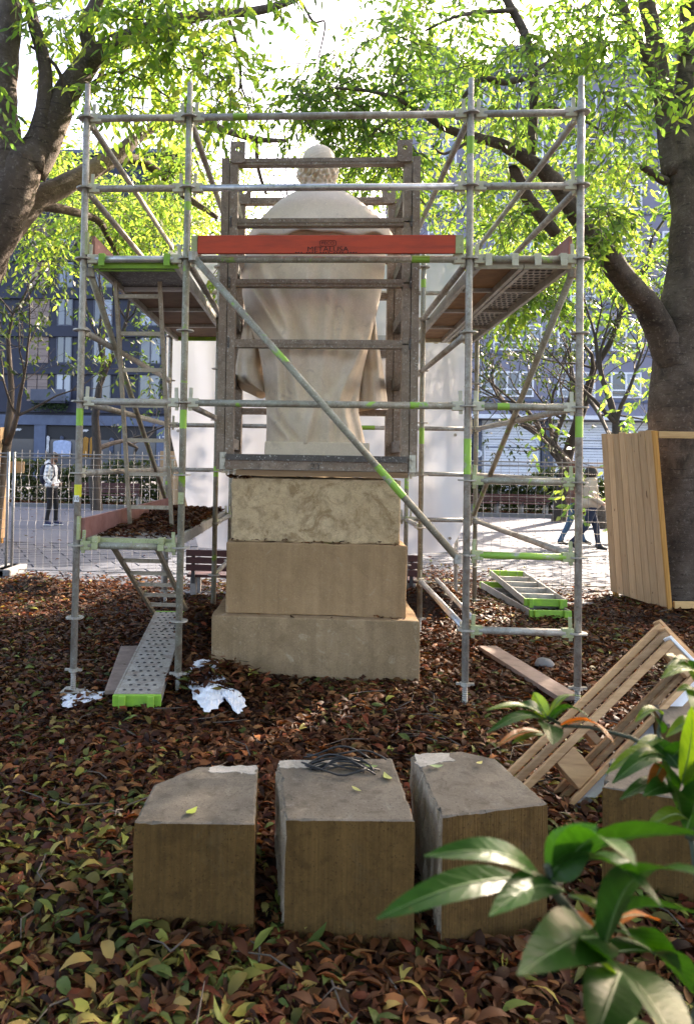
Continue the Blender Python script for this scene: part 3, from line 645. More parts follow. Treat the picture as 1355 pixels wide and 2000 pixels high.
def spray(center, r, ntwig, per=9, size=(0.075, 0.11), pal=GRN, droop=0.5, squash=0.75, twl=0.42, twigs=None):
    # twigs fan out of a clump and carry drooping leaves on both sides
    c = np.asarray(center); q = rand_unit(ntwig)*(rng.random((ntwig, 1))**0.5)*r; q[:, 2] *= squash
    st = c + q; d = q*0.8/r + rand_unit(ntwig)*0.7; d[:, 2] -= droop*0.6; d /= np.linalg.norm(d, axis=1, keepdims=True)
    L = rng.uniform(0.6, 1.2, ntwig)*twl
    if twigs is not None:
        for i in range(0, ntwig, 2): twigs.path([st[i]-d[i]*0.1, st[i]+d[i]*L[i]*0.5, st[i]+d[i]*L[i]+np.array([0, 0, -0.05*droop])], [0.006, 0.004, 0.002], 3, caps=False)
    t = (np.arange(per)+0.5)/per
    pos = (st[:, None] + d[:, None]*(L[:, None]*t[None])[:, :, None]); pos[:, :, 2] -= droop*0.12*t[None]**2
    side = np.cross(d, (0, 0, 1.0)); side /= (np.linalg.norm(side, axis=1, keepdims=True)+1e-6)
    sg_ = np.where(np.arange(per) % 2 == 0, 1, -1)[None, :, None]
    X = d[:, None]*0.7 + side[:, None]*sg_*0.8 + rng.normal(0, 0.3, (ntwig, per, 3)); X[:, :, 2] -= droop
    n = ntwig*per; X = X.reshape(-1, 3); Nn = rng.normal(0, 0.6, (n, 3)) + np.array([0, -0.3, 0.7])
    s = rng.uniform(*size, n); col = pal[rng.integers(0, len(pal), n)]*rng.uniform(0.75, 1.25, (n, 1))
    return scatter(FLAT, pos.reshape(-1, 3), X, Nn, s, col)
def crown(parent, clumps, twig_mat=None, leaf_mat=None, name='crown'):
    tw = MB(); parts = []
    for kw in clumps:
        kw = dict(kw); parts.append(spray(twigs=tw, **kw))
    V, F, c = join_scatter(parts)
    put(name, npmesh(name, V - off(parent), F, c, [leaf_mat or MT['leaf']]), parent)
    if tw.v: tw.build('twigs', twig_mat or MT['twig'], parent)
def clump_px(lst, Yr, r, k, pal, per=9, size=(0.075, 0.11), jit=40, droop=0.5):
    # lst: (px, py, how many clumps)
    out = []
    for a, b, n in lst:
        for _ in range(n):
            Y = random.uniform(*Yr)
            out.append(dict(center=at(a+random.gauss(0, jit), b+random.gauss(0, jit*0.7), Y), r=r*random.uniform(0.75, 1.25), ntwig=int(k*random.uniform(0.7, 1.3)), per=per, size=size, pal=pal, droop=droop))
    return out

# left tree, trunk just outside the frame
tb = at(-255, 1320, 1.5); lt = thing('leaning_tree', (tb[0], 1.5, 0), 'big grey barked tree leaning in over the scaffold, forked limbs', 'tree')
w = MB()
limb(w, [(-260, 1330, 1.5, 0.38), (-190, 1000, 1.5, 0.31), (-115, 720, 1.5, 0.27), (-45, 540, 1.5, 0.255), (8, 420, 1.5, 0.25), (42, 330, 1.5, 0.22), (60, 280, 1.5, 0.14)], 18)
limb(w, [(25, 390, 1.5, 0.20), (8, 240, 1.45, 0.155), (14, 120, 1.4, 0.125), (22, 0, 1.4, 0.115), (30, -160, 1.4, 0.10)], 14)
limb(w, [(62, 330, 1.5, 0.14), (86, 215, 1.5, 0.085), (86, 120, 1.5, 0.07), (62, 30, 1.5, 0.062), (45, -80, 1.5, 0.055)], 12)
limb(w, [(55, 330, 1.55, 0.20), (105, 235, 1.6, 0.165), (150, 150, 1.7, 0.13), (205, 95, 1.8, 0.10), (300, 55, 2.0, 0.085), (400, 28, 2.2, 0.06), (500, 22, 2.3, 0.045), (585, -5, 2.4, 0.032), (660, -50, 2.5, 0.022)], 14)
limb(w, [(185, 120, 1.75, 0.085), (170, 50, 1.7, 0.08), (200, -20, 1.7, 0.07), (210, -120, 1.6, 0.06)], 10)
limb(w, [(-15, 490, 1.6, 0.18), (60, 400, 1.9, 0.145), (150, 350, 2.3, 0.115), (230, 303, 2.8, 0.10), (290, 252, 3.2, 0.075), (370, 232, 3.5, 0.055), (440, 255, 3.8, 0.045), (500, 272, 4.0, 0.038), (560, 275, 4.2, 0.022)], 12)
limb(w, [(225, 312, 2.8, 0.07), (270, 312, 3.1, 0.06), (320, 345, 3.4, 0.05), (365, 385, 3.7, 0.045), (425, 425, 4.0, 0.03)], 10)
limb(w, [(500, 272, 4.0, 0.03), (505, 330, 4.1, 0.024), (520, 380, 4.2, 0.018)], 8)
limb(w, [(62, 402, 1.9, 0.05), (120, 408, 2.2, 0.05), (190, 430, 2.8, 0.04), (215, 470, 3.2, 0.03), (240, 520, 3.4, 0.02)], 8)
for s in ([(230, 100, 1.8, .03), (262, 50, 1.7, .02), (280, -10, 1.6, .016)], [(448, 40, 2.2, .02), (465, 100, 2.2, .017), (470, 165, 2.2, .015), (458, 182, 2.2, .008)],
          [(470, 165, 2.2, .01), (488, 215, 2.2, .007)], [(590, 5, 2.4, .012), (612, 42, 2.4, .012), (635, 45, 2.4, .011), (622, 112, 2.4, .007)], [(210, 120, 1.8, .022), (190, 160, 1.7, .016), (185, 185, 1.7, .008)],
          [(140, 210, 1.6, .03), (110, 130, 1.5, .016), (60, 90, 1.5, .012)], [(130, 200, 1.6, .02), (230, 140, 1.7, .012), (330, 190, 1.8, .008)]): limb(w, s, 6)
w.build('trunk', MT['bark'], lt, smooth=True)
cl = clump_px([(330, 70, 4), (250, 150, 3), (420, 140, 3), (360, 200, 3), (200, 60, 3), (150, 30, 2), (90, 60, 2), (300, 130, 3), (440, 215, 2), (110, 180, 2), (260, 20, 3), (400, 50, 3), (190, 220, 1)], (1.2, 2.6), 0.24, 10, YEL, jit=34, size=(0.085, 0.13))
cl += clump_px([(90, 330, 2), (100, 460, 3), (130, 300, 2), (230, 420, 5), (290, 470, 5), (380, 330, 3), (330, 400, 4), (400, 470, 3), (200, 380, 3), (60, 490, 1)], (3.2, 5.5), 0.36, 20, YEL, jit=34)
cl += clump_px([(230, 360, 4), (300, 430, 4), (150, 400, 3), (380, 420, 4), (250, 460, 2), (420, 340, 2)], (6.0, 9.0), 0.5, 24, YEL, jit=36)
cl += clump_px([(330, 330, 3), (190, 470, 1)], (2.6, 3.4), 0.2, 12, YEL, jit=25)
# the part of the crown above and beside the frame
cl += clump_px([(-100, -60, 5), (120, -120, 6), (300, -120, 6), (480, -150, 5), (-120, 160, 4)], (0.5, 3.5), 0.5, 16, GRN, jit=60, size=(0.10, 0.14))
crown(lt, cl)

# right tree inside the wooden guard
rt = thing('guarded_tree', tuple(at(1335, 1215, 3.95)*np.array([1, 1, 0])), 'thick dark trunked tree standing inside the wooden guard', 'tree')
w = MB()
limb(w, [(1330, 1240, 3.95, 0.42), (1328, 1090, 3.95, 0.34), (1322, 900, 3.95, 0.325), (1322, 760, 3.95, 0.32), (1330, 640, 3.95, 0.31), (1340, 520, 3.95, 0.22), (1340, 400, 3.95, 0.21), (1330, 300, 3.95, 0.20), (1335, 180, 3.9, 0.14), (1345, 60, 3.8, 0.12), (1340, -80, 3.7, 0.10)], 20)
limb(w, [(1318, 340, 3.95, 0.17), (1300, 220, 3.9, 0.13), (1282, 100, 3.8, 0.105), (1262, 0, 3.7, 0.10), (1240, -120, 3.6, 0.08)], 12)
limb(w, [(1300, 230, 3.9, 0.09), (1270, 130, 3.7, 0.085), (1232, 60, 3.5, 0.06), (1212, 5, 3.4, 0.05), (1170, -60, 3.2, 0.04)], 10)
limb(w, [(1315, 720, 3.9, 0.20), (1275, 615, 3.8, 0.175), (1222, 550, 3.6, 0.15), (1180, 490, 3.4, 0.135), (1130, 430, 3.2, 0.11), (1085, 360, 3.0, 0.10), (1040, 318, 2.8, 0.085), (985, 285, 2.6, 0.065), (930, 268, 2.4, 0.05), (870, 250, 2.2, 0.035), (800, 205, 2.0, 0.025), (735, 180, 1.9, 0.018), (655, 172, 1.8, 0.012)], 14)
limb(w, [(1035, 312, 2.8, 0.065), (1040, 240, 2.7, 0.055), (1042, 150, 2.6, 0.05), (1025, 70, 2.5, 0.045), (985, -10, 2.4, 0.04), (960, -90, 2.3, 0.03)], 10)
limb(w, [(1085, 455, 3.1, 0.07), (1040, 400, 3.0, 0.075), (1005, 340, 2.9, 0.085), (1003, 332, 2.9, 0.06)], 10)
limb(w, [(1034, 150, 2.6, 0.03), (985, 160, 2.5, 0.035), (940, 155, 2.4, 0.03), (905, 190, 2.3, 0.02)], 8)
limb(w, [(1042, 140, 2.6, 0.028), (1090, 110, 2.7, 0.02), (1150, 90, 2.8, 0.012)], 8)
limb(w, [(1300, 355, 3.9, 0.06), (1275, 340, 3.8, 0.045), (1253, 325, 3.7, 0.035)], 8)
for s in ([(930, 268, 2.4, .02), (870, 300, 2.2, .014), (845, 285, 2.1, .01)], [(800, 205, 2.0, .014), (740, 250, 1.9, .01), (690, 300, 1.9, .006)], [(1240, 220, 3.7, .02), (1190, 180, 3.5, .014), (1150, 200, 3.3, .008)],
          [(720, 290, 2.5, .014), (770, 330, 2.5, .01), (830, 400, 2.5, .008)], [(1000, 20, 2.4, .025), (900, 30, 2.2, .016), (830, 60, 2.1, .01)], [(1042, 200, 2.6, .02), (1110, 220, 2.6, .014), (1180, 260, 2.7, .01)]): limb(w, s, 6)
w.build('trunk', MT['bark'], rt, smooth=True)
cl = clump_px([(560, 170, 2), (610, 210, 3), (660, 140, 3), (700, 230, 4), (760, 160, 3), (600, 270, 2), (730, 300, 3), (820, 250, 3), (680, 180, 2), (850, 330, 2)], (1.6, 3.0), 0.25, 14, GRN, jit=26)
cl += clump_px([(760, 40, 3), (830, 80, 4), (900, 40, 4), (960, 110, 4), (1040, 60, 4), (1120, 60, 4), (880, 150, 4), (980, 200, 4), (1100, 160, 3), (1180, 60, 3), (1200, 140, 2), (1090, 230, 3), (1170, 250, 3), (800, 10, 3), (1290, 60, 1)], (1.5, 4.0), 0.30, 12, np.concatenate([GRN, YEL[1:3]]), jit=32)
cl += clump_px([(960, 260, 3), (1040, 300, 3), (900, 300, 3), (960, 380, 5), (1050, 420, 6), (1130, 380, 5), (1200, 340, 5), (1230, 430, 5), (980, 470, 5), (1180, 480, 5), (1240, 280, 4), (870, 420, 4), (1080, 490, 4), (1230, 540, 3), (900, 470, 3)], (4.2, 7.5), 0.40, 15, np.concatenate([YEL, GRN[:1]]), jit=34)
cl += clump_px([(1040, 560, 2), (1010, 590, 2), (1085, 540, 2), (1180, 420, 2), (1010, 430, 2), (1240, 200, 2)], (2.6, 3.6), 0.2, 13, GRN, jit=22, size=(0.085, 0.125))
cl += clump_px([(760, 370, 2), (700, 350, 2), (640, 320, 1)], (4.5, 6.5), 0.3, 12, YEL, jit=30)
GAPS = [np.array(q) for q in ((-1.45, -2.15, 0.0), (-3.3, 3.5, 0.1), (1.5, 0.9, 0.0), (2.0, 4.4, 0.0), (2.7, 2.3, 0.0), (1.7, -1.2, 0.4), (-0.3, -0.9, 0.0))]
# beyond the frame: the crown goes on upwards and to the right
for _ in range(78):
    p = np.array([random.uniform(1.5, 11.0), random.uniform(1.5, 9.0), 0]); p[2] = random.uniform(4.6, 8.5)
    u_, v_ = in_view(p) if False else (PPX + FPX*((p-CAM) @ CR)/((p-CAM) @ CF), PPY - FPX*((p-CAM) @ CU)/((p-CAM) @ CF))
    if v_ > -60 and u_ < 1440: p[2] += 3.5
    # clumps left out along the sun's path, shaped to light chosen ground spots
    sdv = np.array(sd); dgap = min(np.linalg.norm((p-g_) - sdv*((p-g_) @ sdv)) for g_ in GAPS)
    if dgap < 0.95: continue
    cl.append(dict(center=p, r=0.85, ntwig=34, per=8, size=(0.12, 0.17), pal=GRN, droop=0.5, twl=0.6))
crown(rt, cl)

def grow(mb, tips, p, d, L, r, lev, nseg=4, spread=0.75, up=0.15, kids=(2, 4)):
    P = [p]; R_ = [r]
    for i in range(nseg):
        d = d + rng.normal(0, 0.16, 3) + np.array([0, 0, up*0.3]); d /= np.linalg.norm(d); p = p + d*L/nseg; P.append(p); R_.append(r*(1-0.5*(i+1)/nseg))
    mb.path(P, R_, 8 if lev > 2 else (5 if lev > 0 else 3), caps=False)
    if lev == 0: tips.append((P[-1], d)); return
    for k in range(random.randint(*kids)):
        i = random.randint(nseg//2, nseg)
        nd = d + rng.normal(0, spread, 3); nd[2] += up; nd /= np.linalg.norm(nd)
        grow(mb, tips, P[i], nd, L*random.uniform(0.6, 0.85), R_[i]*0.62, lev-1, nseg, spread, up, kids)
    grow(mb, tips, P[-1], d, L*0.75, R_[-1]*0.9, lev-1, nseg, spread, up, kids)
def far_tree(name, label, px, py, Y, h, r, lev, pal, nleaf, size, lean=(0, 0), bark='bark_dark', kids=(2, 3), group=None):
    b = atz(px, py) if Y is None else np.array([at(px, 1000, Y)[0], Y, 0]); t = thing(name, (b[0], b[1], 0), label, 'tree', group)
    mb_ = MB(); tips = []
    grow(mb_, tips, b + np.array([0, 0, -0.05]), np.array([lean[0], lean[1], 1.0])/np.linalg.norm([lean[0], lean[1], 1.0]), h*0.42, r, lev, kids=kids)
    mb_.build('trunk', MT[bark], t, smooth=True)
    if nleaf:
        parts = []
        for (p, d) in tips: parts.append(spray(p, 0.35, nleaf, 6, size, pal, 0.45, 0.8, 0.4))
        V, F, c = join_scatter(parts); put('crown', npmesh('crown', V-off(t), F, c, [MT['leaf_far']]), t)
    return t
far_tree('slender_tree', 'dark slender tree rising from the guard at the left edge', -12, 0, 8.2, 6.0, 0.15, 4, np.concatenate([DRK, DRK, GRN[:1]*0.6]), 3, (0.09, 0.14), (0.10, 0.0), kids=(2, 3))
far_tree('plaza_tree', 'grey trunked tree between the scaffold and the wooden guard', 1180, 0, 15.0, 6.2, 0.26, 4, DRK, 2, (0.10, 0.16), (-0.05, 0), 'bark', kids=(2, 3))
far_tree('dark_tree', 'dark straight trunked tree behind the wooden tree guard', 1238, 0, 11.5, 6.4, 0.17, 4, DRK, 2, (0.09, 0.14), (0.0, 0), kids=(2, 3))
far_tree('boarded_tree', 'dark tree rising from the pink boarded guard behind the ladder', 322, 0, 13.6, 7.0, 0.17, 4, DRK, 2, (0.10, 0.15), (-0.05, 0), kids=(2, 3))
far_tree('bare_tree', 'nearly bare tree whose twigs show left of the stone head', 470, 0, 17.0, 11.0, 0.2, 5, YEL, 1, (0.12, 0.18), (0, 0), kids=(2, 3))
far_tree('twiggy_tree', 'nearly bare tree whose twigs show right of the stone head', 760, 0, 18.0, 11.5, 0.2, 5, YEL, 1, (0.12, 0.18), (0, 0), kids=(2, 3))
far_tree('leafy_tree', 'yellow green leafy tree in front of the lilac block', 1090, 0, 17.0, 10.0, 0.22, 4, np.concatenate([YEL, GRN]), 3, (0.15, 0.22), (0, 0))
far_tree('street_tree', 'thin leaved tree in front of the navy block', 190, 0, 17.5, 9.5, 0.2, 4, np.concatenate([DRK, GRN]), 2, (0.15, 0.22), (0, 0))
# unseen sun-side tree, added outside the frame to give dappled shade
far_tree('added_shade_tree', 'added unseen leafy tree on the sunny side, farther right than the guarded tree', 1700, 0, 9.5, 10.0, 0.25, 4, GRN, 10, (0.2, 0.28), (0, 0))

bt = thing('added_overhead_tree', (-2.6, -7.5, 0), 'added unseen leafy tree behind the viewpoint whose crown shades the foreground blocks', 'tree')  # tree added out of view to darken the foreground
w = MB(); limb3(w, [np.array(q) for q in ((-2.6, -7.5, -0.1), (-2.5, -7.4, 1.5), (-2.2, -7.2, 3.0), (-1.4, -6.6, 4.2), (-0.4, -5.6, 5.2))], [0.3, 0.24, 0.2, 0.13, 0.06])
limb3(w, [np.array(q) for q in ((-2.3, -7.2, 2.8), (-3.0, -6.0, 4.2), (-3.4, -4.6, 5.2))], [0.15, 0.09, 0.05]); w.build('trunk', MT['bark'], bt, smooth=True)
cl = []
for _ in range(140):
    cl.append(dict(center=np.array([random.uniform(-5.5, 5.5), random.uniform(-8.5, -2.7), random.uniform(5.0, 6.2)]), r=0.8, ntwig=34, per=8, size=(0.14, 0.2), pal=GRN, droop=0.5, twl=0.6))
crown(bt, cl)

# ------------------------------------------------------------------ hedges, far leaves
def hedge(name, label, x0, x1, y0, y1, h):
    t = thing(name, ((x0+x1)/2, (y0+y1)/2, 0), label, 'hedge')
    n = int((x1-x0)*950); p = np.stack([rng.uniform(x0, x1, n), rng.uniform(y0, y1, n), rng.random(n)**0.8*h], 1)
    p[:, 2] *= 0.9 + 0.12*np.sin(p[:, 0]*1.7) + 0.06*np.sin(p[:, 0]*5.1); p[:, 1] = np.where(rng.random(n) < 0.55, y0 + np.abs(rng.normal(0, 0.12, n)), p[:, 1])
    V, F, c = scatter(FLAT, p, rand_unit(n)+np.array([0, -0.3, 0.3]), rand_unit(n)+np.array([0, -0.6, 0.5]), rng.uniform(0.12, 0.2, n), DRK[rng.integers(0, len(DRK), n)]*rng.uniform(0.6, 1.3, (n, 1)))
    put('foliage', npmesh('foliage', V-off(t), F, c, [MT['leaf_far']]), t)
    s = MB()
    for k in range(int((x1-x0)*1.6)):
        x = x0 + (k+0.5)/1.6 + random.uniform(-.1, .1); yy = (y0+y1)/2
        for a in range(3): s.path([(x, yy, 0), (x+random.uniform(-.2, .2), yy+random.uniform(-.1, .1), h*0.5), (x+random.uniform(-.3, .3), yy+random.uniform(-.2, .2), h*0.9)], [0.03, 0.02, 0.01], 4)
    s.build('stems', MT['bark_dark'], t)
hedge('clipped_hedge', 'dark clipped hedge in front of the clothes shop', -14.0, -3.0, 20.0, 20.9, 1.55)
hedge('low_hedge', 'dark spiky hedge in front of the garage shutters', 3.2, 14.5, 20.0, 20.9, 1.5)
n = 16000; p = np.stack([rng.uniform(-14, 14, n), rng.uniform(18.65, 20.9, n), np.full(n, 0.06)], 1)
V, F, c = litter(p, (0.12, 0.2), 0.25, 0.4)
far = put('far_leaves', npmesh('far_leaves', V, F, c, [MT['litter']])); tag(far, 'brown leaf litter on the far bed below the hedges', 'leaf litter', kind='stuff')

# ================================================================== PEDESTAL AND STATUE
pd = thing('stone_pedestal', (-0.04, 1.1, 0), 'three tiered stone pedestal carrying the statue, upper tier rough and pale', 'pedestal')
def roughbox(name, lo, hi, mat, parent, cut=0.1, amp=0.004, seed=0, bev=0.008):
    # a block whose faces are subdivided and slightly uneven
    lo, hi = np.array(lo, float), np.array(hi, float); sz = hi-lo; n = [max(2, int(round(s/cut))) for s in sz]
    idx = {}; V = []; F = []
    def vid(i, j, k):
        key = (i, j, k)
        if key not in idx:
            idx[key] = len(V); V.append(lo + sz*np.array([i/n[0], j/n[1], k/n[2]]))
        return idx[key]
    for a in range(3):
        b, c = (a+1) % 3, (a+2) % 3
        for s_ in (0, n[a]):
            for i in range(n[b]):
                for j in range(n[c]):
                    q = []
                    for di, dj in ((0, 0), (1, 0), (1, 1), (0, 1)):
                        ijk = [0, 0, 0]; ijk[a] = s_; ijk[b] = i+di; ijk[c] = j+dj; q.append(vid(*ijk))
                    F.append(tuple(q) if s_ else tuple(reversed(q)))
    r_ = np.random.default_rng(seed); V = np.array(V) + r_.normal(0, amp, (len(V), 3))
    return MB().add(V, F).build(name, mat, parent, bevel=bev)
roughbox('base_tier', (-0.807, 0.47, -0.1), (0.737, 1.76, 0.442), MT['base_stone'], pd, 0.14, 0.003, 1)
roughbox('middle_tier', (-0.716, 0.57, 0.4435), (0.647, 1.66, 0.985), MT['pedestal'], pd, 0.14, 0.0025, 2)
u = roughbox('upper_tier', (-0.690, 0.615, 0.9865), (0.598, 1.61, 1.475), MT['rough_stone'], pd, 0.07, 0.004, 3, 0.012)
st = thing('stone_statue', (-0.04, 1.1, 1.63), 'pale stone statue of a cloaked figure seen from behind', 'statue')
roughbox('statue_base', at(516, 893, 0.83)*np.array([1, 0, 0])+np.array([0, 0.83, 1.56]), (at(722, 880, 0.83)[0], 1.42, 1.765), MT['statue'], st, 0.12, 0.002, 4)
YS = 1.12
body = [(868,520,714,.27),(850,520,710,.28),(830,521,706,.285),(800,521,700,.29),(775,519,701,.29),(745,516,704,.295),(715,513,709,.30),(680,507,717,.31),(640,494,726,.325),(600,482,735,.34),(560,474,743,.35),(520,474,750,.355),(480,482,753,.35),(450,496,745,.31),(430,515,732,.26),(405,538,708,.20),(388,556,690,.16),(376,568,680,.13),(368,584,664,.115),(360,590,653,.115),(352,588,655,.125),(345,580,660,.14),(335,580,661,.145),(327,585,659,.145),(318,588,657,.145),(310,590,655,.14),(300,594,651,.125),(294,599,646,.105),(290,605,640,.08),(287.5,612,633,.05),(286,619,626,.02)]
# resample the outline to even rows
yy = np.array([b[0] for b in body]); rows = np.concatenate([np.linspace(868, 376, 110), np.linspace(372, 286, 40)])
lf, rg, dp = (np.interp(rows[::-1], yy[::-1], np.array([b[k] for b in body])[::-1])[::-1] for k in (1, 2, 3))
NA = 200; P = np.zeros((len(rows), NA, 3)); th = np.linspace(0, 2*np.pi, NA, endpoint=False)
for i, y in enumerate(rows):
    a, b = at(lf[i], y, YS), at(rg[i], y, YS); cx, hw, z = (a[0]+b[0])/2, (b[0]-a[0])/2, at((lf[i]+rg[i])/2, y, YS-(dp[i]*0.9 if y > 372 else np.interp(y, [325, 372], [0.0, 0.1])))[2]
    ex = 2.3 if y > 380 else 2.0
    cs, sn = np.cos(th), np.sin(th)
    rr = (np.abs(cs)**ex + np.abs(sn)**ex)**(-1/ex)
    back = np.clip(-sn, 0, 1)
    disp = np.zeros(NA)
    if y > 455:
        t = (y-455)/410
        xn = cs*rr
        pxs = (lf[i]+rg[i])/2 + xn*(rg[i]-lf[i])/2
        for (ax, ay, bx_, by_, wd, am) in ((488,545,562,672,8,.040),(515,520,585,700,11,.030),(560,640,585,790,10,.034),(600,540,606,740,12,.022),(640,560,626,770,11,.030),(722,640,672,782,7,.055),(742,590,706,705,8,.040),(700,680,652,795,8,.042),(668,600,650,720,10,.024),(545,700,548,800,9,.03),(520,800,566,858,7,.035),(612,790,598,862,9,.03),(664,785,684,862,8,.032),(640,800,640,862,7,.02),(705,790,706,862,6,.03)):
            if ay-30 < y < by_+30:
                q = np.clip((y-ay)/(by_-ay), 0, 1); fx = ax+(bx_-ax)*q; env = math.sin(math.pi*np.clip((y-ay+30)/(by_-ay+60), 0, 1))**0.6
                dd = (pxs-fx)/wd; disp += 1.5*am*env*(np.exp(-np.abs(dd)**1.5) - 0.75*np.exp(-(dd-1.7)**2))*np.clip(back*1.6, 0, 1)
    elif 324 < y < 358:
        disp += 0.10*np.sin(9*th+1.3*math.sin(y*0.31))*np.sin(y*0.52+2*np.sin(3*th)) + 0.05*np.sin(17*th-y*0.5)*np.sin(y*0.8+th*4)
    elif y <= 324: disp += 0.008*np.sin(11*th+y)
    P[i, :, 0] = cx + hw*cs*rr*(1 if y > 455 else 1+disp*0.5)
    P[i, :, 1] = YS + dp[i]*sn*rr - disp*(1.0 if y > 455 else back*dp[i]*2)
    P[i, :, 2] = z
fig = put('figure', grid_mesh('figure', P, MT['statue'], True, off(st)), st)
# shoulder cape with its wavy hem
crow = [(364,586,662,.115),(371,565,684,.14),(381,546,701,.175),(394,528,720,.215),(409,511,740,.26),(425,496,757,.30),(438,486,766,.335),(449,481,768,.36),(455,480,768,.362),(455,488,758,.31)]
Q = np.zeros((len(crow), NA, 3))
for i, (y, l, r, d) in enumerate(crow):
    a, b = at(l, y, YS), at(r, y, YS); cx, hw, z = (a[0]+b[0])/2, (b[0]-a[0])/2, at((l+r)/2, y, YS-d*0.95)[2]
    cs, sn = np.cos(th), np.sin(th); rr = (np.abs(cs)**2.4+np.abs(sn)**2.4)**(-1/2.4)
    k = max(0, (i-3)/6)
    Q[i, :, 0] = cx + hw*cs*rr; Q[i, :, 1] = YS + d*sn*rr + 0.012*k*np.sin(11*th); Q[i, :, 2] = z + 0.022*k*k*np.sin(7*th+0.6) + 0.012*k*k*np.sin(13*th)
put('shoulder_cape', grid_mesh('shoulder_cape', Q, MT['statue'], True, off(st)), st)
def lobe(name, rows_, Yc, d):
    ys = [q[0] for q in rows_]; n = 40; R2 = np.linspace(ys[0], ys[-1], 24); t2 = np.linspace(0, 2*np.pi, n, endpoint=False); L_ = np.zeros((24, n, 3))
    for i, y in enumerate(R2):
        l, r = np.interp(y, ys, [q[1] for q in rows_]), np.interp(y, ys, [q[2] for q in rows_]); a, b = at(l, y, Yc), at(r, y, Yc)
        L_[i, :, 0] = (a[0]+b[0])/2 + (b[0]-a[0])/2*np.cos(t2); L_[i, :, 1] = Yc + d*np.sin(t2)*(1+0.10*np.sin(5*t2+i*0.12)+0.06*np.sin(9*t2-i*0.1)); L_[i, :, 2] = a[2] + 0.02*np.sin(t2*2)
    put(name, grid_mesh(name, L_[::-1], MT['statue'], True, off(st)), st)
lobe('sleeve', [(610, 484, 500), (650, 476, 508), (690, 466, 514), (725, 460, 518), (746, 459, 524), (756, 468, 528), (770, 500, 532)], 1.36, 0.26)
lobe('sleeve', [(620, 715, 732), (660, 708, 737), (700, 703, 744), (740, 700, 750), (775, 698, 755), (798, 696, 757)], 1.36, 0.24)

# ================================================================== STEEL LIFTING FRAME
fr = thing('lifting_cage', (-0.05, 1.1, 1.5), 'brown steel lifting cage of channel posts boxed around the statue', 'steel cage')
XA, XB, XC, XD = -0.816, -0.688, 0.595, 0.717
ZB, ZT = 1.535, 3.965
YF, YK = 0.60, 1.60
def channel(lo, hi, ax, t=0.010):
    # a C channel standing from z0 to z1, open towards ax
    m_ = MB(); (x0, y0, z0), (x1, y1, z1) = lo, hi
    m_.box((x0, y0, z0), (x1, y0+t, z1)); m_.box((x0, y1-t, z0), (x1, y1, z1))
    m_.box((x0, y0+t, z0), (x0+t, y1-t, z1)) if ax > 0 else m_.box((x1-t, y0+t, z0), (x1, y1-t, z1))
    return m_
for x0, x1 in ((XA, XB), (XC, XD)):
    xm = (x0+x1)/2
    for y0, dy in ((YF, 1), (YK, -1)):
        ya, yb = (y0, y0+0.10) if dy > 0 else (y0-0.10, y0)
        sh = 0.0 if dy > 0 else (-0.03)
        channel((x0+sh, ya, ZB), (xm-0.003+sh, yb, ZT), 1).build('post', MT['steel'], fr)
        channel((xm+0.003+sh, ya-0.006, ZB), (x1+sh, yb+0.006, ZT), -1).build('post', MT['steel'], fr)
    for z in (1.70, 2.25, 2.75, 3.2, 3.72):
        MB().box((xm-0.045, YF+0.108, z), (xm+0.02, YK-0.108, z+0.09)).build('side_bar', MT['steel_dark'], fr)
def crossbar(y0, zc, h, x0, x1, name='crossbar', m='steel'):
    b_ = MB(); t = 0.012; d = 0.07
    b_.box((x0, y0, zc-h/2), (x1, y0+0.008, zc+h/2)); b_.box((x0, y0+0.008, zc+h/2-t), (x1, y0+d, zc+h/2)); b_.box((x0, y0+0.008, zc-h/2), (x1, y0+d, zc-h/2+t))
    b_.box((x0+0.002, y0-0.004, zc-0.006), (x1-0.002, y0-0.0005, zc+0.004))
    return b_.build(name, MT[m], fr)
for py, h in ((314, 0.052), (433, 0.06), (552, 0.058), (671, 0.062)):
    crossbar(YF+0.004, at(620, py, YF)[2], h, XB-0.05, XC+0.05)
    for xx in (XB-0.056, XC+0.05):
        z = at(620, py, YF)[2]
        if py > 320: MB().box((xx, YF-0.012, z-0.042), (xx+0.016, YF-0.001, z+0.042)).build('gusset', MT['steel_dark'], fr)
for py, h in ((398, 0.055), (512, 0.055), (582, 0.055), (693, 0.055), (806, 0.055)): crossbar(YK-0.09, at(620, py, YK)[2], h, XB-0.08, XC+0.02)
bb = crossbar(YF-0.05, at(620, 904, YF-0.05)[2], 0.115, XB-0.05, XC+0.045, 'base_beam', 'steel')
zb_ = at(620, 904, YF-0.05)[2]
MB().box((XB-0.045, YF-0.075, zb_+0.012), (XC+0.04, YF-0.055, zb_+0.058)).build('top_flange', MT['steel_dark'], bb)
text('lettering', '2T', (at(617, 912, YF-0.06)[0], YF-0.057, zb_-0.028), 0.062, MT['steel_dark'], bb, sx=1.3, extrude=0.003)
MB().box((XB+0.03, YF-0.03, zb_-0.105), (XC+0.05, YF+0.3, zb_-0.062)).build('timber_packing', MT['pallet_dark'], fr)
MB().box((XB-0.05, YF+0.06, zb_-0.05), (XC+0.05, YK-0.1, zb_-0.042)).build('base_plate', MT['steel_dark'], fr)
bolt = None
for xx in (XB-0.072, XC+0.085):
    MB().box((xx-0.024, YF-0.022, zb_-0.06), (xx+0.024, YF-0.007, zb_+0.07)).build('bolt_plate', MT['bolt'], fr)
    for dz in (0.04, -0.02):
        if bolt is None: bolt = MB().path([(xx, YF-0.045, zb_+dz), (xx, YF-0.0225, zb_+dz)], 0.018, 6).build('bolt', MT['bolt'], fr, origin=(xx, YF-0.022, zb_+dz))
        else: dup(bolt, fr, np.array([xx, YF-0.022, zb_+dz]) - off(bolt))
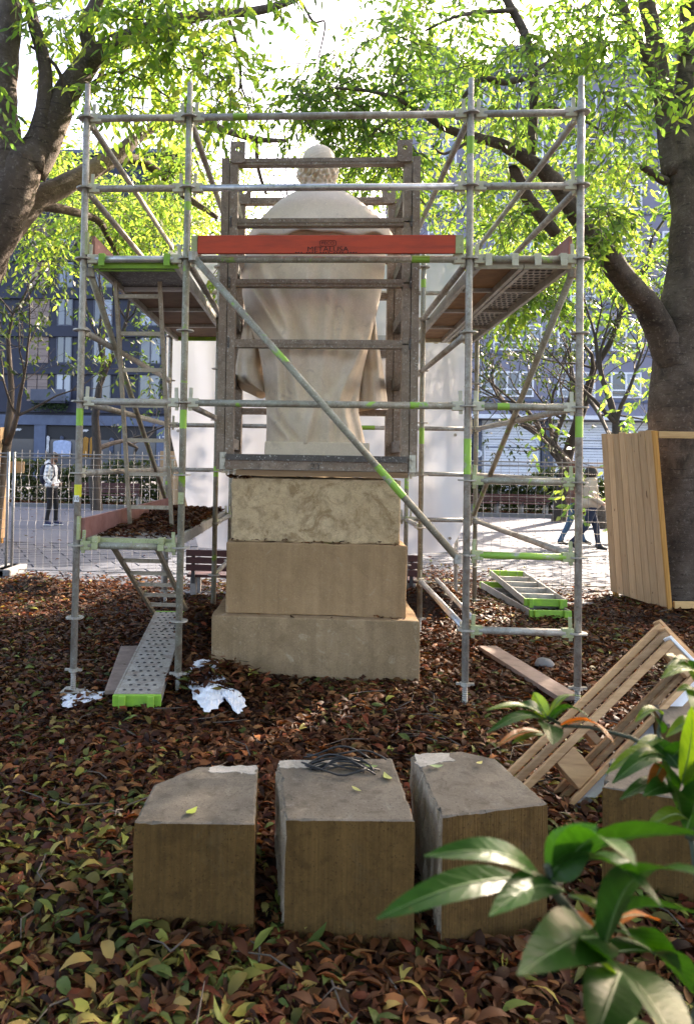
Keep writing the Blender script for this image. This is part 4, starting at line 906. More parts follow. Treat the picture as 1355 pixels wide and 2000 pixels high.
for (xx, y0) in ((-0.691, YF-0.018), (0.595, YF-0.018), (-0.725, YK-0.12), (0.566, YK-0.12)):
    zc = 4.03; V = []; n = 14
    ring = [(xx-0.058, zc-0.11), (xx+0.058, zc-0.11), (xx+0.058, zc+0.04), (xx+0.045, zc+0.058), (xx-0.045, zc+0.058), (xx-0.058, zc+0.04)]
    # plate with a hole: quads between outline samples and the circle
    out, cir = [], []
    per = 24
    for k in range(per):
        t = 2*math.pi*k/per; dx, dz = math.cos(t), math.sin(t)
        s = min(0.058/abs(dx) if dx else 9, (0.058 if dz > 0 else 0.11)/abs(dz) if dz else 9)
        out.append((xx+dx*s, zc+dz*s)); cir.append((xx+dx*0.019, zc+dz*0.019))
    m_ = MB(); vv = [(x, y0, z) for x, z in out] + [(x, y0, z) for x, z in cir] + [(x, y0+0.016, z) for x, z in out] + [(x, y0+0.016, z) for x, z in cir]; ff = []
    for k in range(per):
        j = (k+1) % per; ff += [(k, j, per+j, per+k), (2*per+j, 2*per+k, 3*per+k, 3*per+j), (j, k, 2*per+k, 2*per+j), (per+k, per+j, 3*per+j, 3*per+k)]
    m_.add(vv, ff).build('lifting_lug', MT['steel'], fr)

# ================================================================== SCAFFOLD
sc = thing('scaffold', (0, 1.5, 0), 'galvanised tube scaffold with decks and ladders standing round the statue', 'scaffold')
LV = [4.0, 3.5, 3.0, 2.5, 2.0, 1.5, 1.0, 0.5]
PX = {'A': (-1.697, 0), 'B': (-0.968, 0), 'C': (0.968, 0), 'D': (1.701, 0), 'E': (-1.010, 2.047), 'G': (0.959, 2.047), 'F': (-1.697, 3.11), 'H': (1.701, 3.11), 'Ei': (-0.985, 3.11), 'Gi': (0.955, 3.11)}
ROS = None; JACK = None
def rosette_mesh():
    m_ = MB(); n = 24; ri, ro, t = 0.026, 0.061, 0.005; V, F_ = [], []
    for k in range(n):
        a = 2*math.pi*k/n; q = ro*(1 - 0.07*(k % 6 == 0))
        for r_, z in ((ri, -t), (q, -t), (q, t), (ri, t)): V.append((r_*math.cos(a), r_*math.sin(a), z))
    for k in range(n):
        j = (k+1) % n
        for c_ in range(4): F_.append((k*4+c_, j*4+c_, j*4+(c_+1) % 4, k*4+(c_+1) % 4))
    return m_.add(V, F_).mesh('rosette', MT['galv'])
ROS = rosette_mesh()
R0 = 0.0242
BANDS = {'A': [(4, -0.05, -0.17)], 'B': [(4, -0.05, -0.18), (1, -0.10, -0.16)], 'C': [(0, -0.16, -0.28), (5, 0.28, 0.04)], 'D': [(0, -0.36, -0.44), (4, -0.06, -0.2)], 'G': [(4, -0.05, -0.2), (1, -0.12, -0.2)], 'F': [(5, -0.13, -0.17)], 'E': [(5, 0.05, -0.05)]}
for k, (x, y) in PX.items():
    top = 4.245 if k in 'ABCD' else (3.72 if k in ('F', 'H', 'G', 'E') else 2.0)
    mb_ = MB().path([(x, y, 0.13), (x, y, top-0.16), (x, y, top-0.155), (x, y, top)], [R0, R0, 0.019, 0.019], 14)
    s = mb_.build('standard', MT['galv'] if k in 'ACDF' else MT['galv_olive'], sc, smooth=True)
    for z in LV:
        if z < top-0.1: put('rosette', ROS, s, (x, y, z))
    j = MB(); zz = 0.0
    j.box((x-0.07, y-0.07, -0.004), (x+0.07, y+0.07, 0.004))
    Pj, Rj = [], []
    for q in range(24): Pj.append((x, y, 0.005+q*0.0072)); Rj.append(0.0165 if q % 2 else 0.0195)
    j.path(Pj, Rj, 10); j.build('base_jack', MT['galv'], s)
    MB().path([(x, y, 0.128), (x, y, 0.15)], 0.034, 6).bar((x-0.06, y, 0.14), (x+0.06, y, 0.14), 0.018, 0.014).build('jack_nut', MT['galv'], s)
    for (lv, a, b) in BANDS.get(k, []): MB().path([(x, y, LV[lv]+b), (x, y, LV[lv]+a)], R0+0.0008, 14, caps=False).build('paint_band', MT['lime_worn'], s, smooth=True)
    if k in 'ABCDG':
        for zj in (2.13,): MB().path([(x, y, zj), (x, y, zj+0.006)], R0+0.0025, 14).build('spigot_joint', MT['galv'], s)
MB().path([(PX['A'][0], 0, 1.335), (PX['A'][0], 0, 1.42)], R0+0.001, 14, caps=False).build('yellow_tag', MT['yellow'], sc)
MB().box((PX['A'][0]-0.018, -R0-0.004, 1.30), (PX['A'][0]+0.018, -R0-0.001, 1.345)).build('sticker', MT['whitepaint'], sc)
text('lettering', '10', (PX['A'][0]-0.002, -R0-0.0045, 1.322), 0.036, MT['print'], sc, extrude=0.0004)
MB().box((PX['B'][0]-0.02, -R0-0.004, 1.30), (PX['B'][0]+0.02, -R0-0.001, 1.38)).build('sticker', MT['limepale'], sc)
def ledger(p, q, z, m='galv', heads=True, hm='cream', r=R0):
    a, b = np.array([*p, z]), np.array([*q, z]); d = (b-a)/np.linalg.norm(b-a); up = np.array([0, 0, 1.0])
    o = MB().path([a+d*0.085, b-d*0.085], r, 12).build('ledger', MT[m], sc, smooth=True)
    if heads:
        for e, s_ in ((a, 1), (b, -1)):
            c = e + d*s_*0.062
            h_ = MB(); h_.bar(c-d*s_*0.032+up*0.0, c+d*s_*0.045, 0.042, 0.062)
            h_.bar(c-d*s_*0.016-up*0.055, c-d*s_*0.010+up*0.105, 0.010, 0.026, up=d)
            h_.build('wedge_head', MT[hm], o, bevel=0.004)
    return o
A_, B_, C_, D_, E_, G_, F_, H_, Ei, Gi = (PX[k] for k in ('A', 'B', 'C', 'D', 'E', 'G', 'F', 'H', 'Ei', 'Gi'))
for lv in (0, 1, 2, 4): ledger(A_, B_, LV[lv], 'galv' if lv != 2 else 'galv_new')
ledger(A_, B_, LV[6], 'galv_olive', hm='limepale')
for lv, m in ((0, 'galv'), (1, 'galv_new'), (2, 'galv_olive'), (4, 'galv_olive')): ledger(B_, C_, LV[lv], m)
for lv, m, hm in ((0, 'galv', 'cream'), (1, 'galv', 'cream'), (2, 'galv_olive', 'cream'), (4, 'galv_olive', 'cream'), (5, 'galv_olive', 'limepale'), (6, 'galv_green', 'limepale'), (7, 'galv', 'limepale')): ledger(C_, D_, LV[lv], m, hm=hm)
def paint(p0, p1): MB().path([p0, p1], R0+0.0009, 12, caps=False).build('paint_band', MT['lime_worn'], sc, smooth=True)
paint((-0.66, 0, 4.0), (-0.56, 0, 4.0)); paint((0.58, 0, 3.0), (0.70, 0, 3.0)); paint((0.58, 0, 2.0), (0.70, 0, 2.0)); paint((1.16, 0, 2.0), (1.24, 0, 2.0))
for lv in (0, 1, 3, 4, 5, 6): ledger(A_, F_, LV[lv], 'galv')
for lv in (0, 1, 4, 5, 6): ledger(D_, H_, LV[lv], 'galv')
for lv in (0, 2, 4): ledger(B_, Ei, LV[lv], 'galv')
for lv in (0, 2, 3): ledger(C_, Gi, LV[lv], 'galv')
ledger(C_, G_, LV[7], 'galv_new'); ledger((C_[0]+0.07, 0.05), (G_[0]+0.12, 1.9), LV[7]+0.05, 'galv_new', False, r=0.018)
for lv in (1, 4, 5, 6):
    ledger(F_, Ei, LV[lv], 'galv'); ledger(Ei, Gi, LV[lv], 'galv'); ledger(Gi, H_, LV[lv], 'galv')
for lv in (6, 7): ledger(E_, Ei, LV[lv], 'galv', hm='limepale'); 
ledger(G_, Gi, LV[6], 'galv', hm='limepale')
paint((0.45, 3.11, 2.0), (0.6, 3.11, 2.0)); paint((-1.1, 3.11, 2.0), (-1.0, 3.11, 2.0))
def brace(p0, p1, m='galv_olive', green=None):
    p0, p1 = np.array(p0, float), np.array(p1, float); d = (p1-p0)/np.linalg.norm(p1-p0)
    o = MB().path([p0, p1], R0, 12).build('brace', MT[m], sc, smooth=True)
    for e in (p0, p1):
        MB().path([e + np.array([0, 0.0, -0.03]), e + np.array([0, 0.0, 0.03])], 0.032, 10).build('clamp', MT['galv'], o)
    if green: MB().path([p0+(p1-p0)*green[0], p0+(p1-p0)*green[1]], R0+0.001, 12, caps=False).build('paint_band', MT['lime_worn'], o, smooth=True)
brace((-0.91, -0.065, 3.0), (0.90, -0.065, 0.98), green=(0.70, 0.80))
brace((A_[0]+0.03, 0.06, 2.92), (F_[0]+0.03, 3.05, 1.06), 'galv_olive'); brace((D_[0]-0.03, 0.06, 2.92), (H_[0]-0.03, 3.05, 1.06), 'galv_olive')
# decks
def deck(x0, x1, y0, y1, z, top, under, name='deck', ends='lime', hooks=True, perforated=False, hookm='cream'):
    o = MB().box((x0+0.03, y0+0.05, z-0.012), (x1-0.03, y1-0.05, z+0.012)).build(name, [MT[under]], sc)
    MB().box((x0+0.031, y0+0.051, z+0.0125), (x1-0.031, y1-0.051, z+0.018)).build('deck_surface', MT[top], o)
    for xa, xb in ((x0, x0+0.03), (x1-0.03, x1)): MB().box((xa, y0+0.04, z-0.06), (xb, y1-0.04, z+0.022)).build('side_rail', MT['alu'], o)
    for ya, yb in ((y0+0.03, y0+0.05), (y1-0.05, y1-0.03)): MB().box((x0-0.002, ya, z-0.055), (x1+0.002, yb, z+0.02)).build('end_rail', MT[ends], o)
    n = 2 if (y1-y0) < 2 else 3
    for k in range(1, n+1):
        yy_ = y0 + (y1-y0)*k/(n+1); MB().box((x0+0.031, yy_-0.015, z-0.042), (x1-0.031, yy_+0.015, z-0.0125)).build('crossbar', MT['alu'], o)
    if perforated:
        h_ = MB(); nx = 5; ny = int((y1-y0)/0.075)
        for i in range(nx):
            for j in range(ny):
                cx = x0+0.06+(x1-x0-0.12)*(i+0.5*(j % 2)*0.8)/(nx-0.6); cy_ = y0+0.09+j*0.075
                if cx < x1-0.05: h_.path([(cx, cy_, z-0.0125), (cx, cy_, z-0.018)], [0.02, 0.012], 8)
        tag(h_.build('perforations', MT['iron'], o), kind='stuff')
    if hooks:
        for yy_, s_ in ((y0, 1), (y1, -1)):
            for xx in (x0+0.07, x1-0.07):
                hk = MB(); hk.box((xx-0.022, yy_-0.034, z-0.01), (xx+0.022, yy_+0.034, z+0.034)); hk.box((xx-0.022, yy_-0.034*s_-0.006, z-0.055), (xx+0.022, yy_-0.034*s_+0.006, z-0.0105))
                hk.build('hook', MT[hookm], o, bevel=0.004)
    return o
ZD = 3.0
dl = deck(-1.63, -1.03, 0.0, 3.11, ZD+0.0, 'deck_top', 'ply', hookm='lime', name='deck')
MB().box((-1.60, 0.06, ZD-0.065), (-1.06, 0.09, ZD-0.056)).build('trapdoor_edge', MT['lime'], dl)
MB().box((-1.598, 0.72, ZD-0.05), (-1.062, 0.74, ZD-0.0125)).build('trapdoor_bar', MT['whitepaint'], dl)
MB().box((-1.595, 0.10, ZD-0.022), (-1.065, 0.715, ZD-0.0128)).build('trapdoor', MT['steel_dark'], dl)
deck(1.02, 1.335, 0.0, 3.11, ZD, 'deck_top', 'ply_orange', ends='cream'); deck(1.345, 1.655, 0.0, 3.11, ZD, 'galv', 'galv', ends='cream', perforated=True)
o = deck(-1.63, -1.03, 0.0, 3.11, 1.03, 'deck_top', 'ply', ends='limepale', hookm='limepale')
for k in range(2):
    z = ZD-0.0; y0 = 3.11+0.03+k*0.33
    d_ = MB().box((-0.93, y0, z-0.012), (0.9, y0+0.3, z+0.015)).build('deck', MT['ply'], sc)
    for ya in (y0-0.012, y0+0.301): MB().box((-0.96, ya, z-0.09), (0.93, ya+0.011, z+0.03)).build('side_rail', MT['galv_new'], d_)
# toe boards
def board(p0, p1, t, h, m, name='toe_board'): return MB().bar(p0, p1, t, h).build(name, MT[m], sc, bevel=0.003)
tb_ = board((-0.882, -0.055, 3.085), (0.879, -0.055, 3.085), 0.025, 0.125, 'redboard')
MB().box((0.862, -0.072, 3.02), (0.915, -0.038, 3.145)).build('bracket', MT['limepale'], tb_, bevel=0.003); MB().box((-0.925, -0.072, 3.02), (-0.885, -0.038, 3.145)).build('bracket', MT['limepale'], tb_, bevel=0.003)
xm = at(640, 487, -0.07)[0]
text('lettering', 'METALUSA', (xm, -0.0685, at(640, 487, -0.068)[2]), 0.048, MT['print'], tb_, sx=1.2, extrude=0.0004)
text('lettering', 'FECO', (xm, -0.0685, at(640, 475, -0.068)[2]), 0.030, MT['print'], tb_, sx=1.15, extrude=0.0004)
zc = at(640, 475, -0.068)[2]; ringp = []
for k in range(33):
    t = 2*math.pi*k/32; cx, cz = math.cos(t), math.sin(t)
    ringp.append((xm + 0.055*math.copysign(abs(cx)**0.4, cx), -0.0688, zc + 0.020*math.copysign(abs(cz)**0.4, cz)))
MB().path(ringp, 0.0018, 4).build('logo_outline', MT['print'], tb_)
sp_ = MB()
for k in range(24):
    if k % 5 != 3: sp_.box((xm-0.22+k*0.0185, -0.0690, 3.0245), (xm-0.22+k*0.0185+0.011, -0.0677, 3.031))
sp_.build('small_print', MT['print'], tb_)
board((-1.64, 0.03, 3.10), (-1.64, 3.05, 3.10), 0.025, 0.15, 'redfade'); board((1.655, 0.05, 3.10), (1.655, 3.05, 3.10), 0.025, 0.15, 'redfade')
board((-1.655, 0.0, 1.115), (-1.655, 3.05, 1.115), 0.028, 0.145, 'redfade')
for p in ((-1.685, -0.02, 3.03), (1.69, -0.02, 3.03), (-1.69, -0.03, 1.04)): MB().box(p, (p[0]+0.02, p[1]+0.04, p[2]+0.16)).build('toe_bracket', MT['limepale'], sc)
# ladders
def ladder(b0, b1, t0, t1, nr, m='tan_alu', w=0.036):
    b0, b1, t0, t1 = (np.array(q, float) for q in (b0, b1, t0, t1))
    l = MB().bar(b0, t0, 0.028, w, up=(0, 1, 0.2)).bar(b1, t1, 0.028, w, up=(0, 1, 0.2)).build('ladder', MT[m], sc)
    for k in range(nr):
        t = (k+0.6)/nr; a, b = b0+(t0-b0)*t, b1+(t1-b1)*t; d = (b-a)/np.linalg.norm(b-a)
        MB().bar(a+d*0.0145, b-d*0.0145, 0.026, 0.03).build('rung', MT[m], l)
ladder((*at(255, 1018, 0.95)[:2], 1.05), (*at(336, 1030, 0.95)[:2], 1.05), (*at(227, 524, 0.42)[:2], 2.95), (*at(313, 524, 0.42)[:2], 2.95), 7)
ladder((-1.60, 2.25, 0.02), (-1.26, 2.25, 0.02), (at(214, 1073, 0.42)[0], 0.42, 0.985), (at(301, 1075, 0.42)[0], 0.42, 0.985), 7)
# leaves caught on the lower deck
n = 2600; x = rng.uniform(-1.6, -1.05, n); y = rng.uniform(0.1, 3.0, n); k = rng.random(n) < np.clip(0.25+0.45*y, 0, 1)
x, y = x[k], y[k]; hh = 0.075*np.exp(-((y-2.1)/0.8)**2)*rng.random(len(x))
V, F, c = litter(np.stack([x, y, 1.052+hh], 1), (0.07, 0.105), 0.04)
tag(put('deck_leaves', npmesh('deck_leaves', V, F, c, [MT['litter']], True)), 'drift of dry brown leaves lying on the lower left scaffold deck', 'leaves', kind='stuff')
n = 260; x = rng.uniform(-0.80, 0.72, n); e = rng.random(n); y = np.where(e < 0.5, rng.uniform(0.58, 0.61, n), rng.uniform(0.475, 0.565, n)); z = np.where(e < 0.5, 0.990, 0.446)
x = np.where(e < 0.5, x*0.85, x); k = (rng.random(n) < np.where(e < 0.5, 0.35, 0.10))
V, F, c = litter(np.stack([x, y, z], 1)[k], (0.05, 0.08), 0.1, 0.25)
tag(put('ledge_leaves', npmesh('ledge_leaves', V, F, c, [MT['litter']], True)), 'few dry leaves lying on the pedestal ledges', 'leaves', kind='stuff')
n = 60; V, F, c = litter(np.stack([rng.uniform(-0.72, -0.55, n), rng.uniform(0.58, 0.7, n), np.full(n, 1.478)], 1), (0.05, 0.08), 0.05)
tag(put('ledge_leaves', npmesh('ledge_leaves', V, F, c, [MT['litter']], True)), 'dry leaves under the steel frame corner on the upper tier', 'leaves', kind='stuff')

# ================================================================== STONE BLOCKS
def prism_block(name, label, top, z0, z1, rough_side=None, chip=0.004, seed=0, taper=0.0):
    # top: plan outline, counter-clockwise seen from above, first edge = front; every face gets its own finish
    r_ = np.random.default_rng(seed); c = np.mean(np.array(top), 0)
    t = thing(name, (c[0], c[1], z0), label, 'stone block', 'cut stone blocks lying in the leaves')
    n = len(top); nz = 7; m_ = MB(); V = []; cols = []
    for i in range(n):
        a, b = np.array(top[i]), np.array(top[(i+1) % n]); k = max(2, int(np.linalg.norm(b-a)/0.018))
        for q in range(k): cols.append((a+(b-a)*q/k, i, min(q, k-q)))
    nc = len(cols); chips = np.abs(r_.normal(0, 0.0014, nc)) + np.where(r_.random(nc) < 0.05, r_.uniform(0.003, 0.008, nc), 0)
    chips = np.maximum(chips, 0.6*np.roll(chips, 1)); rough_o = np.zeros((nz+1, nc, 2))
    for kz in range(nz+1):
        z = z0+(z1-z0)*kz/nz
        for q, (p, i, e) in enumerate(cols):
            inw = (c-p)/np.linalg.norm(c-p); am = r_.normal(0, 0.007) if i == rough_side else r_.normal(0, 0.0005)
            if e == 0: am += abs(r_.normal(0, 0.003))
            o_ = inw*(am + (chips[q] if kz == nz else 0)); V.append((p[0]+o_[0], p[1]+o_[1], z - (chips[q]*1.3+0.002 if kz == nz else 0)))
    for kz in range(nz):
        for q in range(nc):
            j = (q+1) % nc
            m_.f.append((kz*nc+q, kz*nc+j, (kz+1)*nc+j, (kz+1)*nc+q)); m_.m.append(2 if cols[q][1] == rough_side else 0)
    for q, (p, i, e) in enumerate(cols):
        inw = (c-p)/np.linalg.norm(c-p); d_ = 0.008+chips[q]*1.6; V.append((p[0]+inw[0]*d_, p[1]+inw[1]*d_, z1))
    m_.v = V
    for q in range(nc):
        j = (q+1) % nc; m_.f.append((nz*nc+q, nz*nc+j, (nz+1)*nc+j, (nz+1)*nc+q)); m_.m.append(1)
    m_.f.append(tuple(range((nz+1)*nc, (nz+2)*nc))); m_.m.append(1)
    m_.build('stone', [MT['block'], MT['block_top'], MT['block_rough']], t)
    return t
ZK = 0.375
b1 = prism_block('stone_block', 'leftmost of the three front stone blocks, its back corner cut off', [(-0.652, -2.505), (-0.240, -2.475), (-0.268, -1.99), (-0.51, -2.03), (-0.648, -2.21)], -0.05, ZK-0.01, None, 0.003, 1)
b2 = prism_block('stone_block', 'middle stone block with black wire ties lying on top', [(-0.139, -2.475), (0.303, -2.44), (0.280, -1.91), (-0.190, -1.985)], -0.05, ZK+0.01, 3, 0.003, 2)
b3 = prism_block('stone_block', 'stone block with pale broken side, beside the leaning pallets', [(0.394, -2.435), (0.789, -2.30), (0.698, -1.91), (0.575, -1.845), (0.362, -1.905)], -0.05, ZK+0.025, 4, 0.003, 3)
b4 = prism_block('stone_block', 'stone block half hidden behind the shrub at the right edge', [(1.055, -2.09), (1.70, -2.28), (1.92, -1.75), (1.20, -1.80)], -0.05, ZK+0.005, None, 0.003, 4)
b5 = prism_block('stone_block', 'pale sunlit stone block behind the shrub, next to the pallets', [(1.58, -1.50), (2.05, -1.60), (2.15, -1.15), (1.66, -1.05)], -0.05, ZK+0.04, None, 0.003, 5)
# pale patches standing in for sunlight on the rear edge of two block tops
def patch(parent, pts_, z):
    q_ = []
    for i in range(len(pts_)):
        a, b = np.array(pts_[i]), np.array(pts_[(i+1) % len(pts_)])
        for k in range(7): q_.append(tuple(a+(b-a)*k/7+rng.normal(0, 0.005, 2)))
    m_ = MB(); n = len(q_); m_.add([(x, y, z) for x, y in q_]+[(x, y, z+0.0035) for x, y in q_], [tuple(range(n, 2*n))]+[(i, (i+1) % n, n+(i+1) % n, n+i) for i in range(n)]); m_.build('sun_patch', MT['sun_pale'], parent)
patch(b1, [(-0.45, -2.09), (-0.37, -2.075), (-0.27, -2.08), (-0.272, -2.0), (-0.36, -2.012), (-0.46, -2.03)], ZK-0.012)
patch(b2, [(-0.18, -2.06), (-0.06, -2.05), (0.06, -2.03), (0.05, -1.955), (-0.185, -1.99)], ZK+0.008)
patch(b3, [(0.375, -2.03), (0.45, -1.99), (0.53, -1.95), (0.50, -1.875), (0.37, -1.91)], ZK+0.023)
# wire ties
wt = thing('wire_ties', (0.06, -2.06, ZK+0.012), 'tangle of black wire ties on the middle stone block', 'wire')
for k in range(11):
    y0 = -2.09+0.012*k+random.uniform(-.02, .02); x0 = -0.07+random.uniform(-.03, .06); L = random.uniform(0.2, 0.3); Pp = []
    bow = random.uniform(-0.05, 0.06); lift = random.uniform(0.004, 0.05)
    for q in range(14):
        t = q/13; Pp.append((x0+L*t, y0+bow*math.sin(math.pi*t)+0.015*math.sin(7*t+k), ZK+0.02+lift*math.sin(math.pi*t)+0.008*math.sin(5*t+k)))
    MB().path(Pp, 0.0042, 6).build('tie', MT['strap'], wt, smooth=True)
Pp = [(0.05+0.14*math.cos(t), -2.10+0.055*math.sin(t)+0.02, ZK+0.02+0.03*abs(math.sin(t*1.3))) for t in np.linspace(0, 5.6, 26)]
MB().path(Pp, 0.0042, 6).build('tie', MT['strap'], wt, smooth=True)
# single leaves lying on the blocks
def big_leaf(name, label, px, py, z, s, rz, col, cat='leaf', tl=(0.1, 0.1)):
    p = atz(px, py, z)
    V, F, c = scatter(LT[5], np.array([[-0.5*s, 0, 0.0]]), np.array([[1., 0, 0]]), np.array([[0., 0, 1]]), np.array([s]), np.array([col]))
    o = put(name, npmesh(name, V, F, c, [MT['litter']], True)); o.location = tuple(p+np.array([0, 0, 0.012])); o.rotation_euler = (tl[0], tl[1], rz)
    return tag(o, label, cat, 'leaves lying on the stone blocks')
big_leaf('fallen_leaf', 'yellow green leaf near the front edge of the leftmost block', 375, 1588, ZK-0.01, 0.075, 1.2, (0.30, 0.36, 0.08))
big_leaf('fallen_leaf', 'pale leaf at the right edge of the middle block', 756, 1520, ZK+0.01, 0.085, 1.75, (0.34, 0.38, 0.14))
big_leaf('fallen_leaf', 'small pale leaf in the middle of the middle block', 696, 1546, ZK+0.01, 0.045, -0.7, (0.36, 0.36, 0.14))
big_leaf('fallen_leaf', 'green leaf beside the wire ties', 722, 1500, ZK+0.01, 0.07, 0.2, (0.22, 0.32, 0.12))
big_leaf('fallen_leaf', 'grey green leaf at the back of the broken sided block', 852, 1500, ZK+0.03, 0.065, 0.4, (0.25, 0.33, 0.17))
big_leaf('fallen_leaf', 'cream leaf on the back corner of the broken sided block', 936, 1494, ZK+0.03, 0.05, 0.9, (0.45, 0.42, 0.16))

# ================================================================== LOOSE SITE THINGS
def loose_deck(name, label, c0, c1, width, z0, z1, topm, face_up=True, h=0.065):
    # c0, c1: mid points of the two ends (near, far)
    c0, c1 = np.array([*c0, z0]), np.array([*c1, z1]); d = (c1-c0)/np.linalg.norm(c1-c0); s = np.cross(d, (0, 0, 1)); s /= np.linalg.norm(s); up = np.cross(s, d); L = np.linalg.norm(c1-c0)
    t = thing(name, c0, label, 'deck plank', 'loose scaffold decks on the ground')
    def bx(u0, u1, v0, v1, w0, w1, nm, m, bev=0.0, par=None):
        V = [c0+d*u+s*v+up*w for w in (w0, w1) for u, v in ((u0, v0), (u0, v1), (u1, v1), (u1, v0))]
        return MB().add(V, [(3,2,1,0),(4,5,6,7),(0,1,5,4),(1,2,6,5),(2,3,7,6),(3,0,4,7)]).build(nm, MT[m], par or t, bevel=bev)
    hw = width/2
    zt_ = h if face_up else 0.004
    pl_ = bx(0.03, L-0.03, -hw+0.012, hw-0.012, zt_-0.004, zt_, 'plate', topm)
    bx(0.02, L-0.02, -hw, -hw+0.0115, 0, h+0.004, 'side_rail', topm); bx(0.02, L-0.02, hw-0.0115, hw, 0, h+0.004, 'side_rail', topm)
    for u0, u1 in ((-0.012, 0.02), (L-0.02, L+0.012)): bx(u0, u1, -hw-0.004, hw+0.004, -0.004, h+0.002, 'end_cap', 'lime', 0.004)
    for v in (-hw+0.06, hw-0.06): bx(-0.045, -0.0125, v-0.022, v+0.022, -0.02, h+0.008, 'hook', 'lime', 0.006)
    if face_up:
        hm = MB()
        for i in range(4):
            for j in range(int(L/0.10)):
                q = c0 + d*(0.1+j*0.10) + s*(-hw+0.055+(width-0.11)*(i+(0.5 if j % 2 else 0))/3.6) + up*(h+0.001)
                hm.path([q, q+up*0.0045], [0.014, 0.007], 7)
        tag(hm.build('dimples', MT['iron'], pl_), kind='stuff')
    else:
        for k in range(1, 5): bx(L*k/5-0.012, L*k/5+0.012, -hw+0.012, hw-0.012, 0.0045, h*0.8, 'crossbar', topm)
    return t
loose_deck('steel_deck', 'perforated steel deck plank with lime end lying by the ladder foot', (-1.165, -0.35), (-1.41, 2.0), 0.30, 0.03, 0.08, 'galv', True)
def axis_from(pn0, pn1, pf0, pf1, zn, zf):
    a = (atz(*pn0, zn)+atz(*pn1, zn))/2; b = (atz(*pf0, zf)+atz(*pf1, zf))/2; return a[:2], b[:2], float(np.linalg.norm((atz(*pn0, zn)-atz(*pn1, zn))[:2]))
a, b, wdt = axis_from((1030, 1205), (1118, 1205), (900, 1125), (960, 1125), 0.06, 0.03)
loose_deck('steel_deck', 'lower of two scaffold decks stacked behind the scaffold leg', a, a+(b-a)/np.linalg.norm(b-a)*1.9, 0.42, 0.05, 0.03, 'alu', False, 0.075)
a2, b2_, w2 = axis_from((1019, 1180), (1110, 1180), (930, 1106), (995, 1106), 0.15, 0.16)
loose_deck('steel_deck', 'upper scaffold deck lying askew on another, ribs upwards', a2, a2+(b2_-a2)/np.linalg.norm(b2_-a2)*1.9, 0.43, 0.132, 0.155, 'alu', False, 0.07)
# planks
def plank(name, label, p0, p1, z, w_, t_, m='plank', group=None, cat='plank'):
    o = MB().bar((*p0, z), (*p1, z), w_, t_).build(name, MT[m], bevel=0.004); return tag(o, label, cat, group)
plank('wooden_plank', 'grey wooden plank lying in the leaves near the right scaffold leg', (1.43, 1.35), (1.66, 0.05), 0.055, 0.16, 0.035)
plank('wooden_plank', 'brown sole plank beside the perforated steel deck', (-1.36, -0.15), (-1.56, 1.0), 0.045, 0.14, 0.03)
# grey stone in the leaves
def blob(name, c, r, m, seed, label, cat):
    r_ = np.random.default_rng(seed); nu, nv = 9, 14; Pq = np.zeros((nu, nv, 3))
    for i in range(nu):
        ph = math.pi*(i+0.3)/(nu-0.4) - math.pi/2
        for j in range(nv):
            t = 2*math.pi*j/nv; q = 1+r_.normal(0, 0.06); Pq[i, j] = np.array(c) + np.array([r[0]*math.cos(ph)*math.cos(t), r[1]*math.cos(ph)*math.sin(t), r[2]*math.sin(ph)])*q
    return tag(put(name, grid_mesh(name, Pq, m, True)), label, cat)
p = atz(1062, 1302, 0.03); blob('grey_stone', (p[0], p[1], 0.05), (0.075, 0.07, 0.05), MT['concrete'], 5, 'rounded grey stone half buried in leaves near the scaffold', 'stone')
p = atz(845, 1170, 0.05); blob('grey_stone', (p[0], p[1]+0.1, 0.05), (0.16, 0.1, 0.1), MT['concrete'], 6, 'grey stone lump behind the shiny tubes beside the pedestal', 'stone')
# crumpled white sheeting
def crumple(name, outline, z, seed, label, amp=0.04):
    r_ = np.random.default_rng(seed); o_ = np.array(outline); c = o_.mean(0); m = len(o_); per = 8; ring = []
    for j in range(m):
        for k in range(per): ring.append(o_[j]+(o_[(j+1) % m]-o_[j])*k/per + r_.normal(0, 0.006, 2))
    ring = np.array(ring); n = len(ring); R_ = 26; Pq = np.zeros((R_, n, 3)); waves = [(r_.normal(0, 1, 2)*f, r_.uniform(0, 6), amp*w_) for f, w_ in ((14, .5), (22, .35), (34, .25), (48, .2), (70, .12), (95, .08))]
    for i in range(R_):
        q = c+(ring-c)*(i+0.4)/(R_-0.6); h_ = sum(np.abs(np.sin(q @ k_ + p_))*w_ for k_, p_, w_ in waves); Pq[i] = np.stack([q[:, 0], q[:, 1], bedh(q[:, 0], q[:, 1])+z+h_*(1-0.6*(i/R_)**3)], 1)
    ob = put(name, grid_mesh(name, Pq, MT['white_sheet'], True, smooth=False)); tag(ob, label, 'plastic sheet')
def ground_outline(px): return [tuple(atz(a, b, 0.04)[:2]) for a, b in px]
crumple('plastic_sheet', ground_outline([(365, 1342), (372, 1325), (395, 1318), (420, 1322), (438, 1338), (452, 1345), (478, 1368), (480, 1385), (462, 1394), (440, 1368), (425, 1388), (400, 1394), (380, 1372)]), 0.02, 3, 'crumpled white sheet half covered by leaves near the pedestal', 0.05)
crumple('plastic_sheet', ground_outline([(120, 1350), (135, 1338), (165, 1335), (205, 1340), (198, 1356), (160, 1362), (135, 1372), (122, 1368)]), 0.01, 4, 'dirty white sheet under the leftmost scaffold foot', 0.012)
n = 520; x = rng.normal(-0.68, 0.14, n); y = rng.normal(0.04, 0.10, n)
V, F, c = litter(np.stack([x, y, bedh(x, y)+0.06*rng.random(n)+0.03], 1), (0.08, 0.12), 0.9)
tag(put('leaf_pile', npmesh('leaf_pile', V, F, c, [MT['litter']], True)), 'heap of yellow green leaves by the pedestal corner', 'leaves', kind='stuff')

